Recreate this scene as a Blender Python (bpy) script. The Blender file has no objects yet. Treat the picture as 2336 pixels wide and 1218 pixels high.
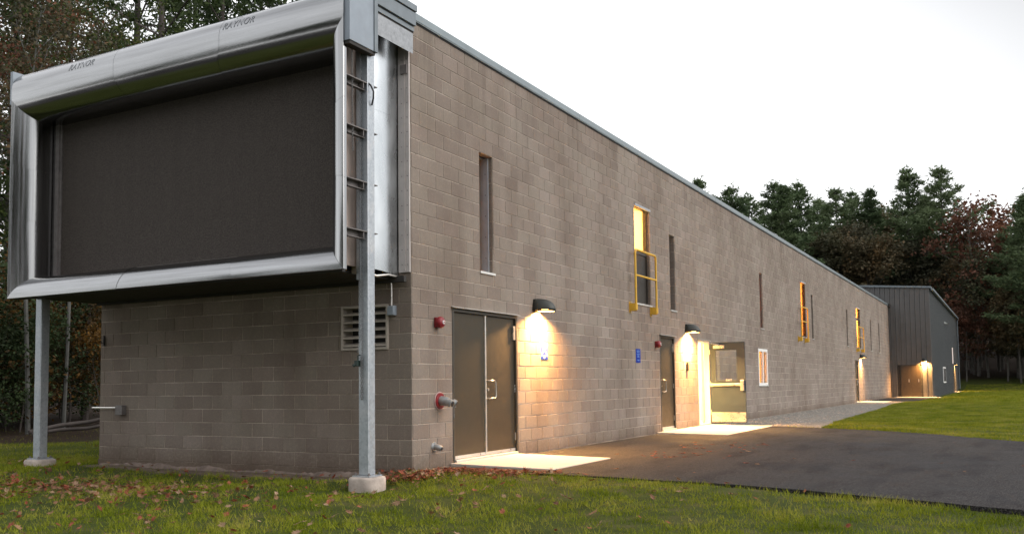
import bpy, bmesh, math, random
import numpy as np
from mathutils import Vector, Matrix
R_ = math.radians
S = bpy.context.scene
COL = S.collection
random.seed(4)

# ------------------------------------------------------------------ camera
cam_d = bpy.data.cameras.new('camera'); cam = bpy.data.objects.new('camera', cam_d); COL.objects.link(cam)
S.camera = cam
F, CY, PITCH, ROLL, YAW = 2097.9, 743.3, 0.0642, -0.0124, 0.4948
CAM = Vector((6.9836, -10.1272, 1.075))
fw = Vector((-math.sin(YAW)*math.cos(PITCH), math.cos(YAW)*math.cos(PITCH), math.sin(PITCH)))
rt = Vector((math.cos(YAW), math.sin(YAW), 0)); up = rt.cross(fw)
r2 = math.cos(ROLL)*rt + math.sin(ROLL)*up; u2 = -math.sin(ROLL)*rt + math.cos(ROLL)*up
cam.matrix_world = Matrix(((r2.x, u2.x, -fw.x, CAM.x), (r2.y, u2.y, -fw.y, CAM.y), (r2.z, u2.z, -fw.z, CAM.z), (0, 0, 0, 1)))
cam_d.sensor_width = 36; cam_d.lens = 36*F/2336
cam_d.shift_y = (CY-609)/2336
cam_d.clip_end = 3000; cam_d.clip_start = 0.05
cam_d.dof.use_dof = True; cam_d.dof.focus_distance = 12.5; cam_d.dof.aperture_fstop = 4.0

# ------------------------------------------------------------------ world: overcast dusk
SUN_EL, SUN_AZ = R_(34), R_(78)       # azimuth from +Y towards +X
w = bpy.data.worlds.new('World'); S.world = w; w.use_nodes = True
nt = w.node_tree; nt.nodes.clear(); N = nt.nodes.new; L = nt.links.new
out = N('ShaderNodeOutputWorld'); bg = N('ShaderNodeBackground'); bg.inputs[1].default_value = 0.1
sky = N('ShaderNodeTexSky'); sky.sky_type = 'NISHITA'; sky.sun_disc = False
sky.sun_elevation = SUN_EL; sky.sun_rotation = SUN_AZ
sky.dust_density = 3
mix = N('ShaderNodeMix'); mix.data_type = 'RGBA'; mix.inputs[0].default_value = 0.93
L(sky.outputs[0], mix.inputs[6])
# the cloud sheet: pale, a little darker high up, with soft unevenness
tc = N('ShaderNodeTexCoord'); sp = N('ShaderNodeSeparateXYZ'); L(tc.outputs['Generated'], sp.inputs[0])
rmp = N('ShaderNodeValToRGB'); L(sp.outputs[2], rmp.inputs[0])
e = rmp.color_ramp.elements; e[0].position = 0.0; e[0].color = (13.6, 13.6, 13.5, 1); e[1].position = 0.75; e[1].color = (10.6, 10.7, 11.1, 1)
rmp.color_ramp.elements.new(0.36).color = (11.6, 11.7, 11.9, 1)
nz = N('ShaderNodeTexNoise'); nz.inputs['Scale'].default_value = 2.2; nz.inputs['Detail'].default_value = 3
L(tc.outputs['Generated'], nz.inputs['Vector'])
mr = N('ShaderNodeMapRange'); mr.inputs[1].default_value = .3; mr.inputs[2].default_value = .7; mr.inputs[3].default_value = .93; mr.inputs[4].default_value = 1.07
L(nz.outputs['Fac'], mr.inputs[0])
vm = N('ShaderNodeVectorMath'); vm.operation = 'SCALE'; L(rmp.outputs[0], vm.inputs[0]); L(mr.outputs[0], vm.inputs['Scale'])
def wm(op, a, b):
    x = N('ShaderNodeMath'); x.operation = op
    for i, q in ((0, a), (1, b)):
        if hasattr(q, 'is_output'): L(q, x.inputs[i])
        else: x.inputs[i].default_value = q
    return x.outputs[0]
tt = wm('ADD', wm('MULTIPLY', sp.outputs[0], .9), wm('MULTIPLY', sp.outputs[2], 1.1))      # thicker cloud high in the east
cr = N('ShaderNodeValToRGB'); L(tt, cr.inputs[0]); q_ = cr.color_ramp.elements
for pos_, val_ in ((.10, 1.0), (.40, .56), (.58, .62), (.95, .98)):
    ee = q_[0] if pos_ == .10 else (q_[len(q_)-1] if pos_ == .95 else q_.new(pos_)); ee.position = pos_; ee.color = (val_, val_, val_, 1)
m2 = cr
vm2 = N('ShaderNodeVectorMath'); vm2.operation = 'SCALE'; L(vm.outputs[0], vm2.inputs[0]); L(m2.outputs[0], vm2.inputs['Scale'])
L(vm2.outputs[0], mix.inputs[7]); L(mix.outputs[2], bg.inputs[0]); L(bg.outputs[0], out.inputs[0])

sd = bpy.data.lights.new('sun', 'SUN'); sd.energy = 1.5; sd.angle = R_(50); sd.color = (1, .95, .9)
so = bpy.data.objects.new('sun', sd); COL.objects.link(so)
sdir = Vector((math.sin(SUN_AZ)*math.cos(SUN_EL), math.cos(SUN_AZ)*math.cos(SUN_EL), math.sin(SUN_EL)))
so.rotation_euler = sdir.to_track_quat('Z', 'Y').to_euler(); so.location = (30, 10, 30)

S.view_settings.view_transform = 'Standard'; S.view_settings.look = 'None'
S.view_settings.exposure = 0.44; S.view_settings.gamma = 1; S.view_settings.use_curve_mapping = False
S.render.engine = 'CYCLES'
S.cycles.max_bounces = 6; S.cycles.sample_clamp_indirect = 6

# ------------------------------------------------------------------ helpers
ORG = {}
def tag(o, label=None, cat=None, group=None, kind=None):
    if label: o['label'] = label
    if cat: o['category'] = cat
    if group: o['group'] = group
    if kind: o['kind'] = kind
    return o
def thing(name, loc, label, cat, group=None):
    o = bpy.data.objects.new(name, None); COL.objects.link(o); o.location = loc; o.empty_display_size = .2
    ORG[o] = Vector(loc); return tag(o, label, cat, group)
class MB:
    def __init__(s): s.v = []; s.f = []; s.m = []; s.cm = 0
    def add(s, vs, fs):
        b = len(s.v); s.v += [tuple(p) for p in vs]
        for f in fs: s.f.append(tuple(i+b for i in f)); s.m.append(s.cm)
        return s
    def box(s, x0, y0, z0, x1, y1, z1):
        if x0 > x1: x0, x1 = x1, x0
        if y0 > y1: y0, y1 = y1, y0
        if z0 > z1: z0, z1 = z1, z0
        return s.add([(x0,y0,z0),(x1,y0,z0),(x1,y1,z0),(x0,y1,z0),(x0,y0,z1),(x1,y0,z1),(x1,y1,z1),(x0,y1,z1)],
              [(3,2,1,0),(4,5,6,7),(0,1,5,4),(1,2,6,5),(2,3,7,6),(3,0,4,7)])
    def tube(s, pts, rad, n=8, cap=True):
        pts = [Vector(p) for p in pts]; rs = rad if isinstance(rad, (list, tuple)) else [rad]*len(pts)
        rings = []; prev = None
        for i, p in enumerate(pts):
            d = (pts[min(i+1, len(pts)-1)]-pts[max(i-1, 0)]).normalized()
            if prev is None: a = d.orthogonal().normalized()
            else:
                a = prev - d*prev.dot(d)
                a = a.normalized() if a.length > 1e-5 else d.orthogonal().normalized()
            prev = a; b = d.cross(a)
            rings.append([p+(a*math.cos(2*math.pi*k/n)+b*math.sin(2*math.pi*k/n))*rs[i] for k in range(n)])
        fs = []
        for i in range(len(pts)-1):
            for k in range(n):
                k2 = (k+1) % n; fs.append((i*n+k, i*n+k2, (i+1)*n+k2, (i+1)*n+k))
        if cap: fs.append(tuple(range(n))[::-1]); fs.append(tuple((len(pts)-1)*n+k for k in range(n)))
        return s.add([p for r in rings for p in r], fs)
    def grid(s, P, closed=False):   # P[i][j]
        n, m = len(P), len(P[0]); fs = []
        for i in range(n-1):
            for j in range(m-1): fs.append((i*m+j, i*m+j+1, (i+1)*m+j+1, (i+1)*m+j))
        return s.add([p for r in P for p in r], fs)
    def prism(s, poly, axis, a, b):
        n = len(poly)
        def mk(q, t):
            return {'x': (t, q[0], q[1]), 'y': (q[0], t, q[1]), 'z': (q[0], q[1], t)}[axis]
        return s.add([mk(q, a) for q in poly]+[mk(q, b) for q in poly],
            [tuple(range(n)), tuple(range(2*n-1, n-1, -1))]+[(k, k+n, (k+1) % n+n, (k+1) % n) for k in range(n)])
    def mesh(s, name):
        me = bpy.data.meshes.new(name); me.from_pydata(s.v, [], s.f)
        bm = bmesh.new(); bm.from_mesh(me); bmesh.ops.recalc_face_normals(bm, faces=bm.faces); bm.to_mesh(me); bm.free()
        return me
    def obj(s, name, mat, parent=None, smooth=False, bevel=0, world=True):
        o0 = ORG.get(parent, Vector()) if world else Vector()
        if o0.length: s.v = [(p[0]-o0.x, p[1]-o0.y, p[2]-o0.z) for p in s.v]
        me = s.mesh(name)
        mats = mat if isinstance(mat, list) else [mat]
        for m in mats: me.materials.append(m)
        if len(mats) > 1: me.polygons.foreach_set('material_index', s.m)
        if smooth: me.shade_smooth() if hasattr(me, 'shade_smooth') else None
        if smooth: me.set_sharp_from_angle(angle=R_(40))
        o = bpy.data.objects.new(name, me); COL.objects.link(o)
        if parent: o.parent = parent
        ORG[o] = o0
        if bevel:
            md = o.modifiers.new('bevel', 'BEVEL'); md.width = bevel; md.segments = 2; md.limit_method = 'ANGLE'; md.angle_limit = R_(50)
        return o
def fast_mesh(name, V, nper, mats, smooth=False):
    n = len(V)//nper; me = bpy.data.meshes.new(name)
    me.vertices.add(len(V)); me.vertices.foreach_set('co', np.asarray(V, np.float32).ravel())
    me.loops.add(n*nper); me.loops.foreach_set('vertex_index', np.arange(n*nper, dtype=np.int32))
    me.polygons.add(n); me.polygons.foreach_set('loop_start', np.arange(0, n*nper, nper, dtype=np.int32))
    try: me.polygons.foreach_set('loop_total', np.full(n, nper, np.int32))
    except Exception: pass
    for m in mats: me.materials.append(m)
    me.update(calc_edges=True); return me
def copy_tree(o, parent=None):
    c = o.copy(); COL.objects.link(c)
    if parent: c.parent = parent
    for ch in o.children: copy_tree(ch, c)
    return c

def text_mesh(s, size, font_shear=0):
    cu = bpy.data.curves.new('t', 'FONT'); cu.body = s; cu.size = size; cu.shear = font_shear; cu.space_character = 1.05; cu.resolution_u = 3
    o = bpy.data.objects.new('t', cu); COL.objects.link(o); bpy.context.view_layer.update()
    me = bpy.data.meshes.new_from_object(o.evaluated_get(bpy.context.evaluated_depsgraph_get())); bpy.data.objects.remove(o)
    return me
# ------------------------------------------------------------------ materials
class Mat:
    def __init__(s, name, rough=.6, metal=0, color=(.5,.5,.5), spec=.4):
        s.m = bpy.data.materials.new(name); s.m.use_nodes = True; s.t = s.m.node_tree
        s.b = s.t.nodes['Principled BSDF']; s.b.inputs['Roughness'].default_value = rough; s.b.inputs['Metallic'].default_value = metal
        s.b.inputs['Base Color'].default_value = (*color, 1); s.b.inputs['Specular IOR Level'].default_value = spec
    def n(s, ty, **k):
        x = s.t.nodes.new('ShaderNode'+ty)
        for a, v in k.items():
            if a in x.inputs.keys(): x.inputs[a].default_value = v
            else: setattr(x, a, v)
        return x
    def l(s, a, b): s.t.links.new(a, b)
    def co(s, kind='Object', scale=(1,1,1)):
        if kind == 'World': g = s.n('NewGeometry').outputs['Position']
        else: g = s.n('TexCoord').outputs[kind]
        mp = s.n('Mapping'); mp.inputs['Scale'].default_value = scale; s.l(g, mp.inputs[0]); return mp.outputs[0]
    def noise(s, vec, scale, detail=4, rough=.55):
        x = s.n('TexNoise', Scale=scale, Detail=detail, Roughness=rough); s.l(vec, x.inputs['Vector']); return x.outputs['Fac']
    def ramp(s, fac, stops):
        x = s.n('ValToRGB'); s.l(fac, x.inputs[0]); el = x.color_ramp.elements
        while len(el) < len(stops): el.new(.5)
        for e, (p, c) in zip(el, stops):
            e.position = p; e.color = (*c, 1) if len(c) == 3 else c
        return x.outputs[0]
    def mix(s, a, b, fac, mode='MIX'):
        x = s.n('Mix', data_type='RGBA', blend_type=mode)
        for i, q in ((0, fac), (6, a), (7, b)):
            if hasattr(q, 'is_output'): s.l(q, x.inputs[i])
            else: x.inputs[i].default_value = q if i == 0 else (*q, 1)
        return x.outputs[2]
    def mathn(s, op, a, b=0):
        x = s.n('Math', operation=op)
        for i, q in ((0, a), (1, b)):
            if hasattr(q, 'is_output'): s.l(q, x.inputs[i])
            else: x.inputs[i].default_value = q
        return x.outputs[0]
    def maprange(s, v, a, b, c, d):
        x = s.n('MapRange'); s.l(v, x.inputs[0])
        for i, q in enumerate((a, b, c, d)): x.inputs[i+1].default_value = q
        return x.outputs[0]
    def color(s, c): s.l(c, s.b.inputs['Base Color'])
    def rough(s, c): s.l(c, s.b.inputs['Roughness'])
    def bump(s, h, strength=.3, dist=.01):
        x = s.n('Bump', Strength=strength, Distance=dist); s.l(h, x.inputs['Height']); s.l(x.outputs[0], s.b.inputs['Normal'])

CS = .2032; Z0 = -.0416; BL = .4064
def block_mat(name, mortar=False):
    M = Mat(name, .92, spec=.25)
    pos = M.n('NewGeometry').outputs['Position']; sp = M.n('SeparateXYZ'); M.l(pos, sp.inputs[0])
    wv = M.co('World')
    row = M.mathn('FLOOR', M.mathn('DIVIDE', M.mathn('SUBTRACT', sp.outputs[2], Z0), CS))
    par = M.mathn('MULTIPLY', M.mathn('MODULO', M.mathn('ADD', row, 100), 2), .5)
    u = M.mathn('SUBTRACT', sp.outputs[1], sp.outputs[0])     # runs along both walls
    colm = M.mathn('FLOOR', M.mathn('ADD', M.mathn('DIVIDE', u, BL), par))
    cb = M.n('CombineXYZ'); M.l(row, cb.inputs[0]); M.l(colm, cb.inputs[1])
    wn = M.n('TexWhiteNoise'); M.l(cb.outputs[0], wn.inputs[0])
    tone = M.ramp(wn.outputs['Value'], [(0, (.200,.164,.142)), (.3, (.235,.198,.170)), (.6, (.262,.232,.196)), (.85, (.262,.214,.186)), (1, (.295,.255,.224))])
    big = M.noise(wv, .55, 5, .6); big2 = M.noise(M.co('World', (1, 1, .22)), 1.3, 5, .6)
    c = M.mix(tone, (.262,.222,.190), .40)
    run = M.noise(M.co('World', (1, 1, .04)), 3.2, 4, .7); c = M.mix(c, (.66,.64,.62), M.mathn('MULTIPLY', M.maprange(run, .50, .66, 0, 1), M.maprange(sp.outputs[2], 4.4, 6.0, 0, .75)), 'MULTIPLY')
    if mortar: c = M.mix((.54,.475,.41), (.32,.28,.24), M.maprange(M.noise(wv, 1.7, 4), .42, .60, 0, 1))
    c = M.mix(c, (.66,.61,.57), M.maprange(big, .32, .60, .7, 0), 'MULTIPLY')
    c = M.mix(c, (.74,.71,.69), M.maprange(big2, .48, .70, 0, .6), 'MULTIPLY')
    fine = M.noise(wv, 85, 3, .7); mid = M.noise(wv, 22, 4, .6)
    c = M.mix(c, (.75,.72,.7), M.maprange(fine, .40, .66, 0, 1), 'MULTIPLY')
    c = M.mix(c, (1.22,1.18,1.14), M.maprange(mid, .50, .70, 0, .8), 'MULTIPLY')
    # rain splash and soil carried up the foot of the wall
    ft = M.mathn('ADD', sp.outputs[2], M.mathn('MULTIPLY', mid, .35))
    c = M.mix(c, (.56,.50,.44), M.maprange(ft, .10, .42, .8, 0), 'MULTIPLY')
    M.color(c); M.bump(fine, .5, .004); return M.m
def simple(name, color, rough=.6, metal=0, var=.15, scale=8, bump=0, spec=.4):
    M = Mat(name, rough, metal, color, spec); v = M.co('Object')
    nzz = M.noise(v, scale, 5, .6)
    d = tuple(max(0, x*(1-var)) for x in color); b = tuple(min(1, x*(1+var)) for x in color)
    M.color(M.ramp(nzz, [(.3, d), (.7, b)])); M.rough(M.maprange(nzz, .3, .7, max(.03, rough-.07), min(1, rough+.07)))
    if bump: M.bump(M.noise(v, scale*8, 3), bump, .003)
    return M.m
def emis(name, col, st):
    M = Mat(name, .5, 0, (.8,.8,.8)); M.b.inputs['Emission Color'].default_value = (*col, 1); M.b.inputs['Emission Strength'].default_value = st; return M.m
def metal_sheet(name, col, rough, streak=(1,1,1), bump=.08, spangle=False):
    M = Mat(name, rough, 1.0, col); v = M.co('Object', streak)
    a = M.noise(v, 3, 4); b = M.noise(M.co('Object'), 1.2, 3)
    M.color(M.ramp(a, [(.3, tuple(x*.82 for x in col)), (.7, tuple(min(1, x*1.1) for x in col))]))
    M.rough(M.maprange(a, .3, .7, rough-.07, rough+.1))
    if spangle:
        vo = M.n('TexVoronoi', Scale=26.0); M.l(M.co('Object'), vo.inputs['Vector'])
        M.rough(M.maprange(vo.outputs['Color'], 0, 1, rough-.10, rough+.12))
        M.color(M.mix(M.ramp(vo.outputs['Color'], [(0, tuple(x*.75 for x in col)), (1, tuple(min(1, x*1.12) for x in col))]), tuple(x*.8 for x in col), M.maprange(b, .35, .65, 0, .6)))
    M.bump(M.noise(M.co('Object'), 1.6, 1, .3), bump, .02); return M.m

m_block = block_mat('split_block'); m_mortar = block_mat('mortar', True)
def trim_mat(name, sc):
    M = Mat(name, .18, 1.0, (.29,.295,.30)); a = M.noise(M.co('Object', sc), 5, 5, .6)
    M.color(M.ramp(a, [(.3, (.235,.237,.238)), (.7, (.34,.345,.35))])); M.rough(M.maprange(a, .3, .7, .13, .24)); M.bump(a, .05, .006); return M.m
m_trim = trim_mat('brushed_sheet_level', (.12, 3, 3)); m_trimv = trim_mat('brushed_sheet_upright', (3, 3, .12))
m_galv = metal_sheet('galvanised_sheet', (.54,.57,.59), .26, (1,1,.5), .9)
m_flange = simple('dull_flange_sheet', (.46,.42,.40), .5, .35, .15, 3)
m_post = Mat('galvanised_steel', .5, .75)
_v = m_post.co('Object'); _vo = m_post.n('TexVoronoi', Scale=40.0); m_post.l(_v, _vo.inputs['Vector'])
m_post.color(m_post.mix(m_post.ramp(_vo.outputs['Color'], [(0, (.30,.33,.36)), (1, (.46,.49,.52))]), (.62,.60,.58), m_post.maprange(m_post.noise(_v, 3, 5), .5, .75, 0, .45)))
m_post.rough(m_post.maprange(_vo.outputs['Color'], 0, 1, .42, .62)); m_post = m_post.m
m_guide = simple('tan_guide_steel', (.50,.41,.36), .5, .35, .2, 3)  # tan base colour, browner than the galvanised sheet beside it
m_coil = simple('grey_painted_steel', (.235,.27,.31), .42, .1, .10, 5)
m_flash = simple('grey_flashing', (.16,.185,.205), .45, .2, .15, 6)
m_coping = simple('coping_metal', (.20,.235,.25), .38, .3, .12, 3)
m_dark = simple('dark_soffit', (.035,.032,.03), .8)
m_black = simple('black_cable', (.015,.015,.017), .5)
m_bracket = simple('bracket_steel', (.17,.155,.15), .55, .3, .25, 12)
m_chain = simple('chain_steel', (.22,.22,.22), .45, .7)
m_lock = simple('green_lock_body', (.02,.035,.03), .4)
# black slatted screen cloth
M = Mat('screen_cloth', .75, 0, spec=.2); v = M.co('Object'); wv_ = M.n('TexNoise', Scale=75.0, Detail=4.0, Roughness=.85); M.l(v, wv_.inputs['Vector'])
st = M.noise(M.co('Object', (1,1,.08)), 9, 3); wt = M.n('TexWave', Scale=38.0, bands_direction='Z'); M.l(v, wt.inputs['Vector'])
c = M.ramp(wv_.outputs['Fac'], [(.38, (.020,.0165,.014)), (.62, (.105,.089,.078))]); c = M.mix(c, (.6,.6,.6), M.maprange(st, .35, .65, .15, 0), 'MULTIPLY')
M.color(M.mix(c, (.75,.75,.75), M.maprange(wt.outputs['Fac'], 0, 1, 0, .35), 'MULTIPLY')); M.bump(wt.outputs['Fac'], .3, .004); m_screen = M.m
m_door = simple('bronze_door_paint', (.036,.028,.016), .5, 0, .12, 10, .1)
m_door_in = simple('grey_door_paint', (.016,.030,.050), .5, 0, .08, 6)
m_frame = simple('bronze_frame_paint', (.045,.04,.032), .4)
m_alu = simple('mill_aluminium', (.75,.73,.69), .33, .7, .1)
m_steel = simple('satin_steel', (.62,.60,.57), .3, .9, .1)
m_winframe = simple('grey_window_frame', (.30,.32,.35), .5, 0, .1)
m_brown = simple('dark_window_frame', (.03,.025,.02), .45)
m_white = simple('white_window_frame', (.75,.74,.72), .4, 0, .04)
m_reddark = simple('red_brown_infill', (.10,.055,.045), .6, 0, .2)
m_yellow = simple('yellow_rail_paint', (.62,.36,.035), .45, 0, .12, 14)
m_lamp = simple('dark_lamp_housing', (.035,.037,.032), .42, .2, .2)
m_lens = emis('lit_lens', (1, .50, .13), 12)
m_bell = simple('red_enamel', (.19,.011,.016), .4, 0, .15)
m_escut = simple('pale_red_plate', (.42,.30,.28), .5, 0, .2)
m_pipe = simple('cast_grey_metal', (.33,.34,.34), .42, .6, .2, 14)
m_conc = simple('concrete', (.36,.305,.265), .9, 0, .38, 5, .6)
m_slab = simple('concrete_slab', (.46,.43,.38), .9, 0, .10, 5, .3)
m_blue = simple('blue_sign', (.012,.035,.25), .7, spec=.05); m_lblue = simple('pale_blue_print', (.12,.22,.50), .5); m_signw = simple('white_sign', (.60,.57,.57), .7, 0, .03, spec=.05); m_signr = simple('red_sign_print', (.30,.02,.03), .5)
m_room = simple('warm_interior', (.72,.55,.33), .8, 0, .12, 2)
m_roomb = simple('cream_interior', (.80,.74,.62), .8, 0, .05, 2)
m_roof = simple('roof_membrane', (.12,.12,.125), .85, 0, .15, 1)
m_txt = simple('grey_print', (.19,.20,.21), .45, .5)
m_metalwall = simple('grey_ribbed_metal', (.125,.120,.118), .5, .25, .14, 2)
m_metalwall2 = simple('blue_grey_metal', (.105,.112,.116), .5, .25, .08, 1)
# glass
def glass(name, tint, refl=.10):
    m = bpy.data.materials.new(name); m.use_nodes = True; t = m.node_tree; t.nodes.clear()
    o = t.nodes.new('ShaderNodeOutputMaterial'); tr = t.nodes.new('ShaderNodeBsdfTransparent'); tr.inputs[0].default_value = (*tint, 1)
    gl = t.nodes.new('ShaderNodeBsdfGlossy'); gl.inputs['Roughness'].default_value = .03; mx = t.nodes.new('ShaderNodeMixShader')
    fr = t.nodes.new('ShaderNodeLayerWeight'); pw_ = t.nodes.new('ShaderNodeMath'); pw_.operation = 'POWER'; pw_.inputs[1].default_value = 6; t.links.new(fr.outputs['Facing'], pw_.inputs[0])
    ml = t.nodes.new('ShaderNodeMath'); ml.operation = 'MULTIPLY_ADD'; ml.inputs[1].default_value = .55; ml.inputs[2].default_value = .03; t.links.new(pw_.outputs[0], ml.inputs[0])
    t.links.new(ml.outputs[0], mx.inputs[0]); t.links.new(tr.outputs[0], mx.inputs[1]); t.links.new(gl.outputs[0], mx.inputs[2]); t.links.new(mx.outputs[0], o.inputs[0]); return m
m_glass = glass('clear_glass', (.93,.95,.93)); m_dglass = Mat('dark_glass', .06, 0, (.02,.018,.018), .6).m

# asphalt / gravel / terrain
M = Mat('asphalt', .9, spec=.07); v = M.co('World'); a = M.noise(v, 70, 4, .85); b = M.noise(v, .9, 5); d = M.noise(M.co('World', (1,.25,1)), 2.2, 4)
c = M.ramp(a, [(.36, (.008,.008,.009)), (.50, (.026,.025,.026)), (.62, (.125,.116,.112))])
c = M.mix(c, (1.3,1.27,1.22), M.maprange(b, .40, .62, 0, 1), 'MULTIPLY'); c = M.mix(c, (.55,.55,.57), M.maprange(M.noise(v, 16, 4, .8), .42, .60, 0, .8), 'MULTIPLY'); c = M.mix(c, (.62,.62,.66), M.maprange(d, .50, .66, 0, .8), 'MULTIPLY')
vc = M.n('TexVoronoi', Scale=.55, feature='DISTANCE_TO_EDGE'); wv3 = M.n('VectorMath', operation='ADD'); nz3 = M.n('TexNoise', Scale=2.5, Detail=5.0); M.l(v, nz3.inputs['Vector']); M.l(v, wv3.inputs[0]); M.l(nz3.outputs['Color'], wv3.inputs[1]); M.l(wv3.outputs[0], vc.inputs['Vector'])
c = M.mix(c, (.45,.43,.42), M.mathn('MULTIPLY', M.maprange(vc.outputs[0], 0, .012, 1, 0), M.maprange(d, .50, .60, 0, 1)), 'MULTIPLY')
M.color(c); M.rough(M.maprange(b, .35, .65, .66, .85)); M.bump(a, 1.0, .008); m_asph = M.m
M = Mat('gravel_bed', .95, spec=.2); v = M.co('World'); vo = M.n('TexVoronoi', Scale=60.0); M.l(v, vo.inputs['Vector'])
c = M.ramp(M.noise(v, 6, 4), [(.3, (.16,.15,.135)), (.7, (.27,.25,.225))]); c = M.mix(c, M.ramp(vo.outputs['Color'], [(0, (.45,.45,.45)), (1, (1.3,1.3,1.25))]), 1, 'MULTIPLY')
M.color(c); M.bump(vo.outputs['Distance'], .6, .008); m_gravel = M.m
M = Mat('soil_and_turf', .95, spec=.15); v = M.co('World')
at = M.n('Attribute'); at.attribute_name = 'dirt'; at2 = M.n('Attribute'); at2.attribute_name = 'wood'
turf = M.ramp(M.noise(v, 3.5, 5), [(.25, (.026,.036,.006)), (.50, (.048,.064,.008)), (.70, (.085,.078,.028))])
turf = M.mix(turf, (.45,.45,.4), M.maprange(M.noise(v, 60, 3), .4, .7, 0, .8), 'MULTIPLY')
dirt = M.ramp(M.noise(v, 9, 6), [(.3, (.085,.06,.045)), (.7, (.19,.145,.115))])
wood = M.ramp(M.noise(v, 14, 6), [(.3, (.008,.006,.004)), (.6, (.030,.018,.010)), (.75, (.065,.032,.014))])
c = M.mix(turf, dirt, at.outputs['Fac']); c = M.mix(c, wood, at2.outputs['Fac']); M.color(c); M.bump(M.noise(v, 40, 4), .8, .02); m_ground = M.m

def leafmat(name, cols, rough=.7, trans=.25, sc=.5):
    M = Mat(name, rough, spec=.25); v = M.co('World')
    g = M.n('NewGeometry'); wn = M.n('TexWhiteNoise')
    oi = M.n('ObjectInfo')
    a = M.noise(v, sc, 3); b = M.noise(v, sc*9, 2)
    f = M.mathn('ADD', M.mathn('MULTIPLY', a, .55), M.mathn('MULTIPLY', b, .45))
    f = M.mathn('ADD', f, M.mathn('MULTIPLY', M.mathn('SUBTRACT', oi.outputs['Random'], .5), .18))
    n = len(cols); c = M.ramp(f, [(.33+.34*i/(n-1), cc) for i, cc in enumerate(cols)])
    M.color(c)
    t = M.t; tb = t.nodes.new('ShaderNodeBsdfTranslucent'); M.l(c, tb.inputs[0]); mx = t.nodes.new('ShaderNodeMixShader'); mx.inputs[0].default_value = trans
    o = t.nodes['Material Output']; M.l(M.b.outputs[0], mx.inputs[1]); M.l(tb.outputs[0], mx.inputs[2]); M.l(mx.outputs[0], o.inputs[0])
    return M.m
m_needle = leafmat('hazed_pine_needles', [(.046,.074,.034), (.085,.122,.054), (.125,.160,.078)], sc=.35)  # paler, greyer green stands in for distance haze on the far pines
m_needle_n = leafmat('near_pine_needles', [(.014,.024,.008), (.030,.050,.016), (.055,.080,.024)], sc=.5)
m_leaf_red = leafmat('maple_leaves', [(.060,.036,.022), (.125,.052,.032), (.19,.082,.042)], sc=.4)
m_leaf_or = leafmat('autumn_leaves', [(.045,.045,.022), (.085,.065,.034), (.17,.090,.030)], sc=.4)
m_leaf_dull = leafmat('dull_brown_green_leaves', [(.030,.034,.020), (.060,.058,.034), (.100,.080,.042)], sc=.4)
m_leaf_bn = leafmat('olive_brown_leaves', [(.040,.044,.024), (.080,.074,.038), (.13,.085,.040)], sc=.4)
m_leaf_gr = leafmat('late_green_leaves', [(.016,.030,.006), (.040,.066,.010), (.085,.085,.014)], sc=.6)
m_leaf_bush = leafmat('understory_leaves', [(.014,.013,.005), (.09,.045,.008), (.22,.11,.018)], sc=.9)
m_bark = simple('pine_bark', (.060,.050,.045), .95, 0, .35, 3, .6)
m_bark2 = simple('grey_bark', (.10,.092,.082), .95, 0, .35, 3, .5)
m_birch = simple('birch_bark', (.085,.085,.078), .9, 0, .35, 4, .3)

# ------------------------------------------------------------------ terrain
CP = np.array([(.15,.35,-.01),(.45,.65,-.03),(.9,.8,-.05),(-20,-12,-.24),(-20,-30,-.24),(0,-12,-.24),(0,-20,-.24),(0,-32,-.24),(12,-14,-.24),(25,-12,-.24),(25,-28,-.24),(50,-20,-.24),(-50,-20,-.24),(70,-30,-.24),(-70,-30,-.24),(0,.0,-.055),(0,-.45,-.13),(-1.5,-.3,-.16),(-3,-.2,-.15),(-4.5,-.15,-.15),(-6.2,0,-.14),(.1,-.95,-.20),(-6.25,-.9,-.075),(-3,-1.2,-.20),(-1,-4,-.22),(3,-3,-.20),(7,-2,-.13),(3,.3,-.075),
 (1.2,.5,-.07),(6,-.8,-.09),(-9,-3,-.15),(-9,2,-.11),(-13,3,-.10),(-16,7,-.08),(-30,10,.3),(-8,10,-.1),(4,12.5,-.04),(8,9,-.05),(15,20,-.03),(20,5,-.05),(4,40,-.03),(15,60,-.03),(20,-8,-.2),(6,-8,-.22),(-6,-8,-.22),(4,80,-.03),(-30,40,.3),(2.5,2,-.085),(5,6,-.085),(1,8,-.085),(12,0,-.085),(1,25,-.085),(1,45,-.085)])
def terr(x, y):
    x = np.asarray(x, float); y = np.asarray(y, float)
    d2 = (x[..., None]-CP[:, 0])**2+(y[..., None]-CP[:, 1])**2; wt = 1/(d2+.06)**1.6
    z = (wt*CP[:, 2]).sum(-1)/wt.sum(-1)
    t = np.clip((y-84)/30, 0, 1); z = z+2.3*t*t*(3-2*t)
    t = np.clip((y-122)/120, 0, 1); z = z+22*t*t*(3-2*t)*np.clip((y-100)/30, 0, 1)
    t = np.clip((-x-30)/60, 0, 1)*np.clip((y+25)/15, 0, 1); z = z+12*t*t
    return z
ASPH = [(0,-.01),(1.75,.48),(2.9,.32),(4.37,.08),(5.0,-.14),(5.9,-.5),(7.04,-.98),(9,-1.9),(12,-3.6),(18,-7),(40,-16),(90,-30),(90,0),(40,3.0),(20,5.0),(14,6.0),(10,7.2),(7.16,8.95),(6.2,10.1),(5.6,11.0),(4.3,12.2),(3.0,13.1),(1.6,13.92),(0,13.95)]
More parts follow.
